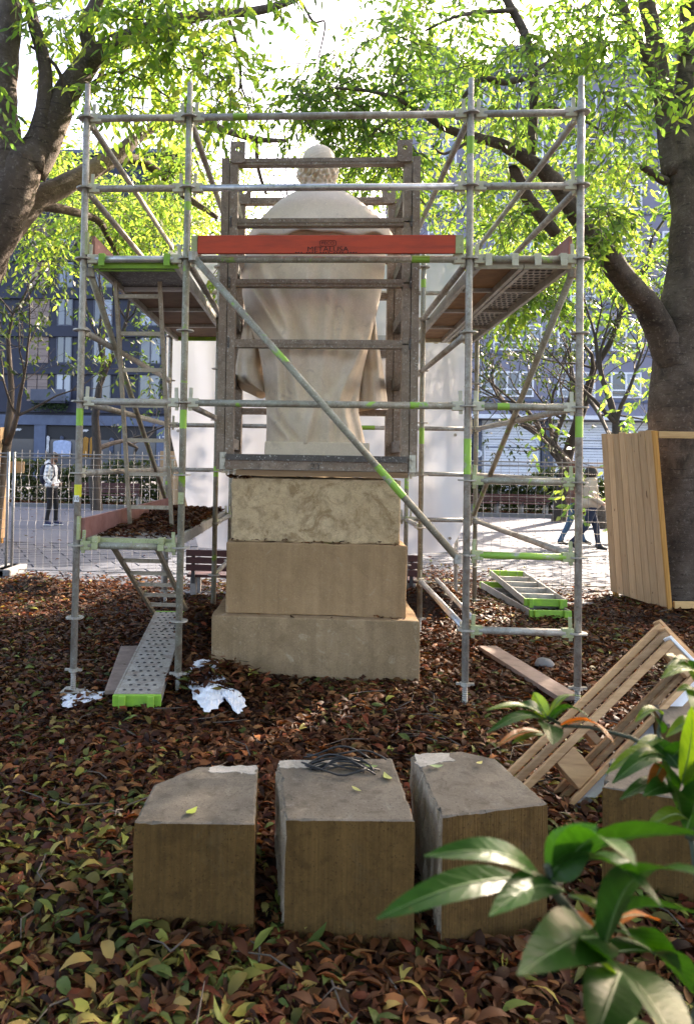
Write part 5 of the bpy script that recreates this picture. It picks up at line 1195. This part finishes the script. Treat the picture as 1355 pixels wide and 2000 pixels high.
# ---- pallets leaning at the right
def pallets():
    P0, P1 = at(1000, 1520, -1.45), at(1306, 1218, -1.05); d = P1-P0; L = np.linalg.norm(d); d /= L
    Qn = at(1072, 1596, -1.50); nrm = (Qn-P0) - d*((Qn-P0) @ d); dep = np.linalg.norm(nrm); nrm /= dep; w_ = np.cross(d, nrm); w_ = w_ if w_[1] > 0 else -w_
    t = thing('stacked_pallets', P0*np.array([1, 1, 0]), 'bundle of raw timber pallet frames leaning over beside the stone blocks', 'pallet')
    def bx(u0, u1, v0, v1, a0, a1, nm, m, par=None, bev=0.003):
        V = [P0+d*u+nrm*v+w_*q for q in (a0, a1) for u, v in ((u0, v0), (u1, v0), (u1, v1), (u0, v1))]
        o = MB().add(V, [(0,3,2,1),(4,5,6,7),(0,1,5,4),(1,2,6,5),(2,3,7,6),(3,0,4,7)]); return o.build(nm, MT[m], par or t, bevel=bev)
    L0 = -0.25
    for k, (dv, da, ex) in enumerate(((0.055, 0.0, -0.03), (0.022, 0.055, 0.02), (-0.01, 0.11, 0.06))):
        bx(L0, L-0.03+ex, dv, dv+0.03, da, da+0.045, 'top_board', ('pallet', 'pallet_dark', 'pallet')[k])
        bx(L-0.11+ex, L+ex-0.032, dv+0.031, dep-0.01+dv*0.4, da+0.002, da+0.04, 'end_block', 'pallet')
        bx(L+ex-0.0295, L+ex-0.012, dv-0.012, dep+dv*0.4, da-0.004, da+0.062, 'end_board', 'whitepaint' if k == 0 else 'pallet')  # white on the first end stands in for sunlight on bare timber
    bx(0.22, 0.34, 0.087, dep+0.012, 0.004, 0.06, 'spacer_block', 'pallet'); bx(0.46, 0.50, 0.10, dep-0.05, 0.07, 0.13, 'spacer_block', 'pallet_dark')
    for k, (v0, a0) in enumerate(((dep+0.015, -0.01), (dep-0.012, 0.045), (dep-0.035, 0.09))):
        bx(L0, L-0.02-0.03*k, v0, v0+0.024, a0, a0+0.04, 'bottom_board', ('pallet', 'pallet_dark', 'pallet_dark')[k])
    bx(L0, L-0.1, dep+0.040, dep+0.09, 0.03, 0.042, 'white_board', 'white_sheet')
pallets()

# ---- wooden guard round the right tree
def guard(name, label, corners_b, corners_t, z0, z1, near_open=True, n=(8, 8)):
    # corners: near-left, far-left, far-right, near-right (plan), bottom and top
    B = [np.array([*c_, z0]) for c_ in corners_b]; T = [np.array([*c_, z1]) for c_ in corners_t]
    t = thing(name, np.mean(B, 0)*np.array([1, 1, 0]), label, 'tree guard')
    for (i, j, cnt) in ((0, 1, n[0]), (1, 2, n[1]), (2, 3, n[0])):
        side = np.cross(B[j]-B[i], (0, 0, 1)); side /= np.linalg.norm(side)
        for k in range(cnt):
            u0, u1 = k/cnt, (k+1)/cnt-0.008
            dz = random.uniform(-0.012, 0.012); jt = random.uniform(0, 0.009)
            q = [B[i]+(B[j]-B[i])*u0, B[i]+(B[j]-B[i])*u1, T[i]+(T[j]-T[i])*u1+np.array([0, 0, dz]), T[i]+(T[j]-T[i])*u0+np.array([0, 0, dz])]
            V = [a_+side*jt for a_ in q]+[a_-side*0.022 for a_ in q]
            MB().add(V, [(0,1,2,3),(7,6,5,4),(0,4,5,1),(1,5,6,2),(2,6,7,3),(3,7,4,0)]).build('board', MT['pine'], t, bevel=0.002)
    for i in range(4):
        inw = (np.mean(B, 0)-B[i]); inw[2] = 0; inw /= np.linalg.norm(inw)
        MB().bar(B[i]+inw*0.05-np.array([0, 0, 0.12]), T[i]+inw*0.05, 0.05, 0.06, up=(0, 1, 0)).build('corner_post', MT['pine_edge'], t, bevel=0.003)
    for (PT, dz) in ((T, -0.04), (B, 0.05)):
        a_, b_ = PT[0]+np.array([0.06, 0.02, dz]), PT[3]+np.array([-0.06, 0.02, dz]); MB().bar(a_, b_, 0.04, 0.075).build('rail', MT['pine_x'], t, bevel=0.003)
    MB().bar(B[0]+np.array([-0.012, -0.03, 0]), T[0]+np.array([-0.012, -0.03, 0]), 0.03, 0.03, up=(0, 1, 0)).build('edge_strip', MT['pine_edge'], t, bevel=0.002)
    return t
guard('tree_guard', 'open fronted box of new pine boards round the big right trunk', [(3.84, 3.30), (3.69, 4.45), (4.75, 4.55), (4.85, 3.4)], [(3.665, 3.30), (3.565, 4.45), (4.85, 4.55), (4.95, 3.4)], 0.06, 2.02)
xg = at(-36, 950, 7.4)[0]
guard('tree_guard', 'pine boarded guard at the left edge round a slender trunk', [(xg-0.95, 7.4), (xg-0.95, 8.4), (xg, 8.4), (xg-0.0, 7.4)], [(xg-0.98, 7.4), (xg-0.98, 8.4), (xg+0.03, 8.4), (xg+0.03, 7.4)], 0.1, 2.15)
a_, b_ = at(311, 990, 13.2), at(372, 990, 13.2)
g3 = thing('tree_guard', ((a_[0]+b_[0])/2, 13.4, 0), 'pinkish boarded tree guard behind the left ladder', 'tree guard')
for k in range(5):
    x0 = a_[0]+(b_[0]-a_[0])*k/5; MB().box((x0, 13.2, 0.1), (x0+(b_[0]-a_[0])/5-0.01, 13.23, at(330, 881, 13.2)[2])).build('board', MT['pine'], g3); MB().box((x0, 14.0, 0.1), (x0+(b_[0]-a_[0])/5-0.01, 14.03, at(330, 881, 13.2)[2])).build('board', MT['pine'], g3)
for xx in (a_[0], b_[0]-0.03):
    for k in range(4): MB().box((xx, 13.235+k*0.19, 0.1), (xx+0.025, 13.235+k*0.19+0.18, at(330, 881, 13.2)[2]-0.02)).build('board', MT['pine'], g3)
x0, z1 = at(10, 900, 8.5)[0], at(10, 901, 8.5)[2]; x1, z0 = at(47, 924, 8.5)[0], at(47, 924, 8.5)[2]
nb = thing('notice_board', ((x0+x1)/2, 8.5, z0), 'small plain wooden board fixed on the left guard', 'board'); MB().box((x0, 8.5, z0), (x1, 8.53, z1)).build('panel', MT['pine'], nb); MB().box((x0-0.25, 8.535, z0+0.02), (x1-0.02, 8.57, z0+0.06)).build('batten', MT['pine_edge'], nb)

# ---- white tarpaulin behind the scaffold
tp = thing('white_tarpaulin', (0, 3.75, 0.5), 'large white tarpaulin hung behind the statue and scaffold', 'tarpaulin')
nr, nc = 60, 70; Pq = np.zeros((nr, nc, 3)); YT = 3.75
for i in range(nr):
    for j in range(nc):
        u_, v_ = j/(nc-1), i/(nr-1); x = -1.875 + 3.585*u_; z = 4.17 - 3.62*v_
        cl_ = max(0.0, (z*-1 + 2.33)/1.9); lo_x = -1.875 + 0.46*min(1, cl_)**1.3*1.0      # lower left corner folds in
        cr_ = max(0.0, (0.98-z)/0.45); hi_x = 1.71 - 0.20*min(1, cr_)**2
        x = lo_x + (hi_x-lo_x)*u_
        fold = 0.030*math.sin(7*x+0.5*z) + 0.018*math.sin(15*x+1.7*z+1) + 0.03*math.sin(3.1*z+x) + 0.07*max(0, v_-0.8)*math.sin(9*x)
        Pq[i, j] = (x, YT+fold+0.1*v_*v_, z - 0.02*math.sin(5.3*u_*math.pi)*(v_ == 1) - 0.03*abs(math.sin(u_*14))*(1-v_)**6)
o = put('sheet', grid_mesh('sheet', Pq, MT['tarp'], origin=off(tp)), tp)
for (i, j) in [(2, k) for k in range(2, 70, 16)] + [(k, 67) for k in range(16, 58, 20)] + [(k, 2) for k in range(16, 58, 20)] + [(14, 12), (57, 20), (57, 45)]:
    q = Pq[i, j]; MB().path([q+np.array([0, -0.012, 0]), q+np.array([0, -0.004, 0])], 0.018, 12).build('eyelet', MT['galv'], tp)
for xx in (-1.9, 0.0, 1.66): MB().path([(xx, 3.95, 0), (xx, 3.95, 4.2)], 0.024, 10).build('support_pole', MT['galv'], tp)
MB().path([(-1.95, 3.93, 4.12), (1.75, 3.93, 4.12)], 0.022, 10).build('support_rail', MT['galv'], tp)

# ---- benches
def bench(name, label, x0, x1, y, zt, zs, back=-1):
    t = thing(name, ((x0+x1)/2, y, 0), label, 'bench')
    h = (zt-zs)*0.86/3
    for k in range(3): MB().box((x0, y-0.02, zt-(k+1)*h+0.012), (x1, y+0.02, zt-k*h)).build('back_slat', MT['bench'], t, bevel=0.004)
    for k in range(4): MB().box((x0, y+0.06+0.11*k, zs-0.035), (x1, y+0.155+0.11*k, zs)).build('seat_slat', MT['bench'], t, bevel=0.004)
    for xx in np.linspace(x0+0.08, x1-0.08, 4 if x1-x0 > 2.4 else 2):
        for ya in (y+0.05, y+0.38): MB().box((xx-0.035, ya, -0.03), (xx+0.035, ya+0.08, zs-0.036)).build('leg', MT['bench_leg'], t, bevel=0.004)
        MB().box((xx-0.02, y+0.021, zs-0.1), (xx+0.02, y+0.05, zt-0.03)).build('back_bracket', MT['iron'], t)
bench('park_bench', 'long dark red slatted bench behind the pedestal', -1.53, 1.15, 3.45, 0.565, 0.27)
bench('park_bench', 'dark red bench on the far bed below the spiky hedge', at(930, 985, 18.2)[0], at(1088, 985, 18.2)[0], 18.9, at(1000, 967, 18.2)[2], 0.42)
bench('park_bench', 'dark red bench on the far bed behind the walking man', at(125, 985, 18.2)[0], at(262, 985, 18.2)[0], 18.9, 0.82, 0.42)

# ---- wire mesh fences
def fence(label, x0, x1, y, z0=0.06, z1=1.66):
    t = thing('mesh_fence_panel', ((x0+x1)/2, y, 0), label, 'fence panel', 'wire mesh site fence panels')
    for xx in (x0, x1): MB().path([(xx, y, 0.0), (xx, y, z1+0.02)], 0.02, 10).build('post', MT['wire'], t, smooth=True)
    for zz in (z1, z1-0.05, z0): MB().path([(x0+0.02, y, zz), (x1-0.02, y, zz)], 0.009 if zz != z0 else 0.007, 6).build('rail', MT['wire'], t)
    w_ = MB(); n = int((x1-x0)/0.11)
    for k in range(1, n):
        xx = x0+(x1-x0)*k/n; w_.path([(xx, y-0.011, z0-0.03), (xx, y-0.011, 0.62), (xx, y-0.045, 0.68), (xx, y-0.011, 0.74), (xx, y-0.011, 1.28), (xx, y-0.045, 1.34), (xx, y-0.011, 1.40), (xx, y-0.011, z1+0.05)], 0.0028, 3, caps=False)
    for zz in np.concatenate([np.arange(0.74, 1.65, 0.155), [0.62, 0.35]]): w_.path([(x0, y-0.016, zz), (x1, y-0.016, zz)], 0.0028, 3, caps=False)
    tag(w_.build('wire_mesh', MT['wire'], t), kind='stuff')
    for xx in (x0, x1): MB().box((xx-0.11, y-0.3, -0.01), (xx+0.11, y+0.3, 0.10)).build('foot', MT['concrete'], t, bevel=0.02)
fence('wire mesh fence panel at the left edge, in front of the walking man', -6.1, -4.28, 4.85); fence('wire mesh fence panel behind the left scaffold tower', -4.2, -0.72, 4.85)
fence('wire mesh fence panel behind the right scaffold tower', 1.15, 4.62, 4.75); fence('wire mesh fence panel hidden behind the tree guard', 4.70, 8.1, 4.75)
# bin, post
p = atz(1112, 1003); b_ = thing('litter_bin', (p[0], p[1], 0), 'dark green litter bin on the far side of the plaza', 'bin')
sx_ = (p[1]-CAM[1])/FPX
MB().path([(p[0], p[1], 0.15), (p[0], p[1], 0.2), (p[0], p[1], 0.95), (p[0], p[1], 1.0)], [0.15, 0.18, 0.21, 0.19], 16).build('body', MT['dgreen'], b_, smooth=True); MB().path([(p[0]-0.24, p[1], 0), (p[0]-0.24, p[1], 1.1)], 0.025, 8).build('post', MT['iron'], b_)
p = atz(1094, 1014); b_ = thing('fence_post', (p[0], p[1], 0), 'thin grey post on a dark rubber foot in the plaza', 'post')
MB().path([(p[0], p[1], 0.08), (p[0], p[1], 1.85)], 0.022, 8).build('pole', MT['wire'], b_); MB().box((p[0]-0.12, p[1]-0.3, 0), (p[0]+0.25, p[1]+0.3, 0.12)).build('foot', MT['black'], b_, bevel=0.02)

# ================================================================== PEOPLE
def person(name, label, loc, yaw, joints, edges, mats, regions, root, extras=()):
    # joints: name -> ((x,y,z), radius); one continuous skin, coloured by the nearest bone
    t = thing(name, loc, label, 'person'); me = bpy.data.meshes.new('body'); names = list(joints); ix = {k: i for i, k in enumerate(names)}
    ca_, sa_ = math.cos(yaw), math.sin(yaw)
    def R2(p): return (p[0]*ca_-p[1]*sa_, p[0]*sa_+p[1]*ca_, p[2])
    pos = {k: np.array(R2(v[0])) for k, v in joints.items()}
    me.from_pydata([tuple(pos[k]) for k in names], [(ix[a], ix[b]) for a, b in edges], [])
    tmp = bpy.data.objects.new('body_build', me); COL.objects.link(tmp)
    sm = tmp.modifiers.new('skin', 'SKIN'); sm.use_smooth_shade = True
    lay = me.skin_vertices[0].data
    for k in names:
        r = joints[k][1]; r = r if isinstance(r, tuple) else (r, r); lay[ix[k]].radius = r; lay[ix[k]].use_root = (k == root)
    tmp.modifiers.new('sub', 'SUBSURF').levels = 2
    dg = bpy.context.evaluated_depsgraph_get(); ev = bpy.data.meshes.new_from_object(tmp.evaluated_get(dg)); ev.name = 'body'
    bpy.data.objects.remove(tmp)
    ev.materials.clear()
    for m in mats: ev.materials.append(MT[m])
    seg = [(pos[a], pos[b], regions.get((a, b), regions.get(b, 0))) for a, b in edges]
    for pl_ in ev.polygons:
        c_ = np.array(pl_.center); best = 9e9; bi = 0
        for a, b, ri in seg:
            ab = b-a; q = np.clip((c_-a) @ ab/(ab @ ab), 0, 1); dd = np.linalg.norm(c_-a-ab*q)
            if dd < best: best, bi = dd, ri
        pl_.material_index = bi; pl_.use_smooth = True
    put('body', ev, t)
    for fn in extras: fn(t, R2)
    return t
def ellip(parent, R2, nm, c, r, m, loc, cut=None):
    nu, nv = 10, 16; Pq = np.zeros((nu, nv, 3))
    for i in range(nu):
        ph = -math.pi/2 + math.pi*(i+0.15)/(nu-0.7)
        if cut is not None: ph = max(ph, cut)
        for j in range(nv):
            q = 2*math.pi*j/nv; Pq[i, j] = np.array(R2((c[0]+r[0]*math.cos(ph)*math.cos(q), c[1]+r[1]*math.cos(ph)*math.sin(q), c[2]+r[2]*math.sin(ph))))
    return put(nm, grid_mesh(nm, Pq, MT[m], True), parent)
def skeleton(stride, arm, hb=1.0, head_turn=0.06):
    # figure faces +x; y is left
    f, b = stride
    J = {'pel': ((0, 0, 0.94*hb), (0.13, 0.155)), 'waist': ((0, 0, 1.1*hb), (0.12, 0.15)), 'chest': ((-0.01, 0, 1.3*hb), (0.135, 0.18)), 'neck0': ((0, 0, 1.46*hb), (0.07, 0.09)), 'neck': ((0.02, 0, 1.52*hb), 0.058),
         'head': ((0.035, 0, 1.60*hb), (0.095, 0.08)), 'crown': ((0.03, 0, 1.69*hb), (0.085, 0.072)),
         'nose': ((0.13, 0, 1.595*hb), 0.014)}
    for s, nm, fx in ((1, 'l', f), (-1, 'r', b)):
        J['hip'+nm] = ((0, 0.09*s, 0.88*hb), 0.095); J['knee'+nm] = ((fx*0.5+0.04, 0.095*s, 0.49*hb), 0.066); J['ank'+nm] = ((fx, 0.095*s, 0.09), 0.043); J['toe'+nm] = ((fx+0.17, 0.10*s, 0.04), 0.036); J['heel'+nm] = ((fx-0.04, 0.095*s, 0.045), 0.036)
        J['sh'+nm] = ((-0.01, 0.185*s, 1.40*hb), 0.075); e, h = arm
        J['el'+nm] = ((e[0], 0.235*s, 1.13*hb+e[1]), 0.056); J['wr'+nm] = ((h[0], 0.20*s, h[1]*hb), 0.045); J['ha'+nm] = ((h[0]+0.07, 0.17*s, h[1]*hb-0.02), 0.038)
    E = [('pel', 'waist'), ('waist', 'chest'), ('chest', 'neck0'), ('neck0', 'neck'), ('neck', 'head'), ('head', 'crown'), ('head', 'nose')]
    for nm in 'lr': E += [('pel', 'hip'+nm), ('hip'+nm, 'knee'+nm), ('knee'+nm, 'ank'+nm), ('ank'+nm, 'toe'+nm), ('ank'+nm, 'heel'+nm), ('chest', 'sh'+nm), ('sh'+nm, 'el'+nm), ('el'+nm, 'wr'+nm), ('wr'+nm, 'ha'+nm)]
    return J, E
def regs(top, bot, skin_, shoe_):
    r = {'waist': top, 'chest': top, 'neck0': top, 'neck': skin_, 'head': skin_, 'crown': skin_, 'nose': skin_}
    for nm in 'lr': r.update({'hip'+nm: bot, 'knee'+nm: bot, 'ank'+nm: bot, 'toe'+nm: shoe_, 'heel'+nm: shoe_, 'sh'+nm: top, 'el'+nm: top, 'wr'+nm: top, 'ha'+nm: skin_})
    return r
J, E = skeleton((0.07, -0.07), ((-0.05, 0.0), (0.10, 0.98)), 1.0)
def man_x(t, R2):
    ellip(t, R2, 'cap', (0.03, 0, 1.66), (0.115, 0.095, 0.10), 'hair', None, -0.1); ellip(t, R2, 'cap_brim', (0.12, 0, 1.675), (0.09, 0.08, 0.014), 'hair', None)
    ellip(t, R2, 'hood', (-0.09, 0, 1.47), (0.09, 0.14, 0.10), 'plaid', None); ellip(t, R2, 'jacket_hem', (0.0, 0, 0.97), (0.16, 0.2, 0.10), 'plaid', None)
    ellip(t, R2, 'backpack', (-0.20, 0.0, 1.2), (0.10, 0.15, 0.25), 'navycloth', None); ellip(t, R2, 'beard', (0.085, 0, 1.545), (0.05, 0.06, 0.05), 'hair', None)
    m_ = MB()
    for s in (1, -1): m_.path([np.array(R2(q))+off(t) for q in ((-0.15, 0.11*s, 1.42), (-0.02, 0.13*s, 1.49), (0.10, 0.12*s, 1.40), (0.13, 0.12*s, 1.2), (0.02, 0.16*s, 1.02), (-0.15, 0.12*s, 1.02))], 0.02, 6)
    m_.build('straps', MT['navycloth'], t)
    for fx, s in ((0.07, 1), (-0.07, -1)): ellip(t, R2, 'sole', (fx+0.06, 0.1*s, 0.016), (0.15, 0.05, 0.016), 'sole', None)
pm_ = atz(100, 1026); person('person', 'person in checked hooded top, dark cap and backpack, standing in the plaza', (pm_[0], pm_[1], 0), rad(-8), J, E, ['plaid', 'trouser', 'skin_dark', 'shoe'], regs(0, 1, 2, 3), 'pel', [man_x])
J, E = skeleton((0.16, -0.38), ((-0.06, 0.0), (0.14, 1.0)), 0.93)
J['kneer'] = ((-0.12, -0.095, 0.47), 0.064); J['heelr'] = ((-0.44, -0.095, 0.13), 0.036); J['ankr'] = ((-0.38, -0.095, 0.16), 0.043); J['toer'] = ((-0.25, -0.1, 0.05), 0.036)
def woman_x(t, R2):
    ellip(t, R2, 'hair', (-0.005, 0, 1.51), (0.12, 0.10, 0.125), 'hair', None); ellip(t, R2, 'jacket_hem', (0.0, 0, 0.93), (0.185, 0.21, 0.14), 'jacket', None); ellip(t, R2, 'collar', (0, 0, 1.37), (0.11, 0.12, 0.06), 'jacket', None)
    MB().path([np.array(R2(q))+off(t) for q in ((-0.02, -0.05, 1.40), (-0.12, 0.12, 1.25), (-0.16, 0.2, 1.0), (-0.18, 0.22, 0.9))], 0.014, 6).build('bag_strap', MT['black'], t); ellip(t, R2, 'bag', (-0.19, 0.22, 0.84), (0.11, 0.05, 0.10), 'black', None)
pw = atz(1153, 1077); wsc = 1.0
person('person', 'person in beige jacket and dark jeans, walking to the right', (pw[0], pw[1], 0), rad(-6), J, E, ['jacket', 'jeans', 'skin', 'black'], regs(0, 1, 2, 3), 'pel', [woman_x])
J, E = skeleton((0.2, -0.3), ((-0.06, 0.0), (0.1, 0.9)), 0.98)
def third_x(t, R2):
    ellip(t, R2, 'hair', (-0.01, 0, 1.60), (0.12, 0.10, 0.14), 'hair_red', None); ellip(t, R2, 'coat_hem', (0.0, 0, 0.95), (0.17, 0.2, 0.13), 'coat', None)
pt = atz(1120, 1066); person('person', 'person in blue jeans and brown top mostly hidden behind the scaffold pole', (pt[0], pt[1], 0), rad(-6), J, E, ['coat', 'jeans_blue', 'skin', 'black'], regs(0, 1, 2, 3), 'pel', [third_x])

# ================================================================== FOREGROUND SHRUB
def shrub_leaf(parent, base, tip, width, mat, droop=0.12, roll=0.0, fold=0.25, wav=0.0):
    base, tip = np.array(base), np.array(tip); d = tip-base; L = np.linalg.norm(d); d /= L
    up = np.array([0, 0, 1.0]) - d*d[2]; up /= np.linalg.norm(up); s = np.cross(d, up); s, up = s*math.cos(roll)+up*math.sin(roll), up*math.cos(roll)-s*math.sin(roll)
    nr_, ncs = 71, 13; Pq = np.zeros((nr_, ncs, 3)); mid = []; vein = np.zeros((nr_, ncs)); mstep = 1
    for i in range(nr_):
        t = i/(nr_-1); w_ = width*0.5*(math.sin(math.pi*min(1, t*0.97+0.015)**0.8)**0.85)*(1 if t < 0.9 else 1-(t-0.9)*6) + 0.001
        c = base+d*L*t+up*(droop*L*math.sin(math.pi*t))
        for j in range(ncs):
            q = (j-(ncs-1)/2)/((ncs-1)/2); Pq[i, j] = c + s*w_*q*math.cos(fold*abs(q)) + up*(abs(q)*w_*math.sin(fold) + 0.012*w_*math.cos(2*math.pi*(t*9-abs(q)*1.3))*abs(q) + 0.06*w_*math.sin(t*9+base[0]*40)*q)
            ph_ = (t*9 - abs(q)*1.3 + 0.15*math.sin(t*23+base[2]*90)) % 1.0; vein[i, j] = math.exp(-((ph_-0.5)/0.11)**2)*(1-0.5*abs(q))
        mid.append(c-up*0.0004)
    me_ = grid_mesh('leaf', Pq, MT[mat], origin=off(parent)); at_ = me_.attributes.new('vein', 'FLOAT', 'POINT'); at_.data.foreach_set('value', vein.ravel())
    o = put('leaf', me_, parent)
    MB().path([m_+up*0.0008 for m_ in mid], [0.0013*(1-0.75*i/(nr_-1)) for i in range(nr_)], 5).build('midrib', MT['vein'], o, smooth=True)
def pd_(px, py, D): return CAM + _ray(px, py)*D
sh = thing('glossy_shrub', (*pd_(1250, 2000, 0.8)[:2], 0), 'glossy leaved evergreen shrub close in front at the lower right', 'shrub')
stem = lambda pts_, r: MB().path([pd_(*q) for q in pts_], r, 8).build('stem', MT['shrub_stem'], sh, smooth=True)
g0 = np.array([*pd_(1250, 2000, 0.9)[:2], 0.0])
MB().path([g0, g0+np.array([0.02, 0.0, 0.4]), pd_(1215, 2080, 0.8), pd_(1190, 1900, 0.78), pd_(1160, 1840, 0.76), pd_(1085, 1745, 0.74), pd_(1068, 1690, 0.74)], [0.014, 0.012, 0.009, 0.007, 0.006, 0.005, 0.004], 8).build('stem', MT['shrub_stem'], sh, smooth=True)
stem([(1330, 2080, 0.8), (1385, 1900, 0.95), (1352, 1650, 1.05), (1315, 1540, 1.1), (1295, 1490, 1.1), (1285, 1430, 1.12), (1292, 1392, 1.12)], [0.006, 0.005, 0.0045, 0.004, 0.0035, 0.003, 0.0025])
stem([(1300, 1475, 1.1), (1230, 1440, 1.15), (1150, 1420, 1.2), (1100, 1418, 1.24), (1068, 1400, 1.26)], [0.004, 0.0035, 0.003, 0.0028, 0.0025])
L_ = [  # base px, tip px, depth base, depth tip, width, material, droop, roll
 ((1010,1715),(735,1795),.74,.68,.030,'shrub',.10,.5), ((1055,1715),(828,1672),.74,.70,.028,'shrub',.16,.5), ((1072,1710),(1165,1612),.74,.72,.045,'shrub',.02,-.9),
 ((1080,1700),(1290,1770),.74,.66,.05,'shrub',.22,.35), ((1090,1720),(1240,1690),.74,.62,.045,'shrub',.2,.3), ((1100,1740),(955,1790),.74,.66,.035,'shrub',.12,.2),
 ((1180,1835),(1010,1905),.74,.60,.055,'shrub',.08,.4), ((1150,1860),(1330,2060),.70,.56,.085,'shrub',.08,.5), ((1110,1750),(1230,1830),.75,.72,.022,'shrub_young',.1,.2),
 ((1200,1905),(1060,1898),.72,.64,.018,'shrub_young',.1,.0), ((1180,1845),(1400,1720),.72,.62,.05,'shrub',.2,.2), ((1150,1835),(1380,1790),.74,.7,.05,'shrub',.15,.6),
 ((1090,1700),(1420,1640),.8,.7,.05,'shrub',.1,.6), ((1210,1900),(1160,2040),.72,.62,.05,'shrub',.05,.2), ((1240,1990),(1180,2080),.7,.6,.05,'shrub',.05,.2), ((1160,1835),(1090,1790),.76,.8,.03,'shrub_red',.1,.3),
 ((1130,1830),(1330,1900),.78,.86,.06,'shrub',.1,.4), ((1200,1860),(1370,1960),.8,.9,.06,'shrub',.1,.2), ((1170,1820),(1290,1800),.8,.85,.03,'shrub_red',.1,.2),
 # rosette on the long twig
 ((1068,1405),(948,1388),1.26,1.2,.016,'shrub_young',.12,.2), ((1066,1408),(950,1432),1.26,1.18,.020,'shrub',.15,.4), ((1068,1402),(1042,1352),1.26,1.3,.028,'shrub_young',.04,.9),
 ((1070,1402),(1140,1362),1.26,1.3,.014,'shrub_young',.2,.1), ((1072,1410),(1150,1402),1.26,1.2,.024,'shrub',.25,.4), ((1066,1412),(1078,1455),1.26,1.16,.040,'shrub',.05,.3), ((1062,1404),(1008,1378),1.26,1.24,.026,'shrub',.18,.6),
 ((1056,1430),(970,1458),1.27,1.2,.016,'shrub_red',.1,.2), ((1095,1418),(1200,1455),1.24,1.14,.022,'shrub_red',.2,.4), ((1060,1435),(1000,1452),1.26,1.22,.014,'shrub_young',.1,.3),
 # upright sprig at the right
 ((1300,1482),(1182,1512),1.1,1.04,.022,'shrub_young',.2,.3), ((1298,1490),(1195,1530),1.1,1.02,.028,'shrub',.2,.4), ((1290,1440),(1235,1480),1.12,1.08,.020,'shrub_young',.1,.2), ((1330,1530),(1350,1380),1.05,1.0,.032,'shrub_young',.06,.8),
 ((1312,1540),(1210,1562),1.1,1.04,.024,'shrub',.15,.3), ((1310,1545),(1290,1480),1.08,1.02,.03,'shrub',.05,.7), ((1300,1500),(1350,1450),1.1,1.05,.03,'shrub',.1,.4), ((1292,1395),(1240,1410),1.12,1.08,.016,'shrub_young',.2,.2), ((1340,1310),(1300,1280),1.15,1.12,.02,'shrub_young',.1,.3),
 ((1355,1330),(1290,1325),1.15,1.08,.026,'shrub_young',.2,.4), ((1360,1320),(1300,1305),1.16,1.1,.018,'shrub',.2,.2), ((1310,1545),(1255,1555),1.09,1.0,.03,'shrub',.1,.5), ((1330,1600),(1300,1520),1.06,1.0,.035,'shrub',.05,.5), ((1295,1490),(1265,1560),1.1,1.04,.02,'shrub_red',.1,.2),
 ((1340,1620),(1385,1520),1.05,1.0,.04,'shrub',.1,.4), ((1345,1560),(1400,1480),1.06,1.0,.035,'shrub',.1,.4), ((1325,1500),(1270,1440),1.08,1.12,.03,'shrub',.1,.6), ((1290,1430),(1270,1395),1.12,1.1,.022,'shrub',.1,.5), ((1345,1340),(1355,1395),1.14,1.05,.028,'shrub_young',.1,.3),
 ((1370,1420),(1300,1440),1.1,1.06,.022,'shrub_young',.2,.3), ((1368,1370),(1320,1350),1.12,1.08,.02,'shrub_young',.15,.3), ((1340,1600),(1255,1625),1.05,0.98,.024,'shrub_young',.15,.4), ((1300,1520),(1225,1500),1.1,1.06,.018,'shrub_young',.2,.2)]
stem([(1345, 1640, 1.05), (1375, 1480, 1.1), (1368, 1330, 1.15), (1350, 1310, 1.15)], [0.006, 0.005, 0.004, 0.003])
for (bx_, tx_, d0, d1, wd, mt_, dr, ro) in L_: shrub_leaf(sh, pd_(*bx_, d0), pd_(*tx_, d1), wd, mt_, dr, ro)
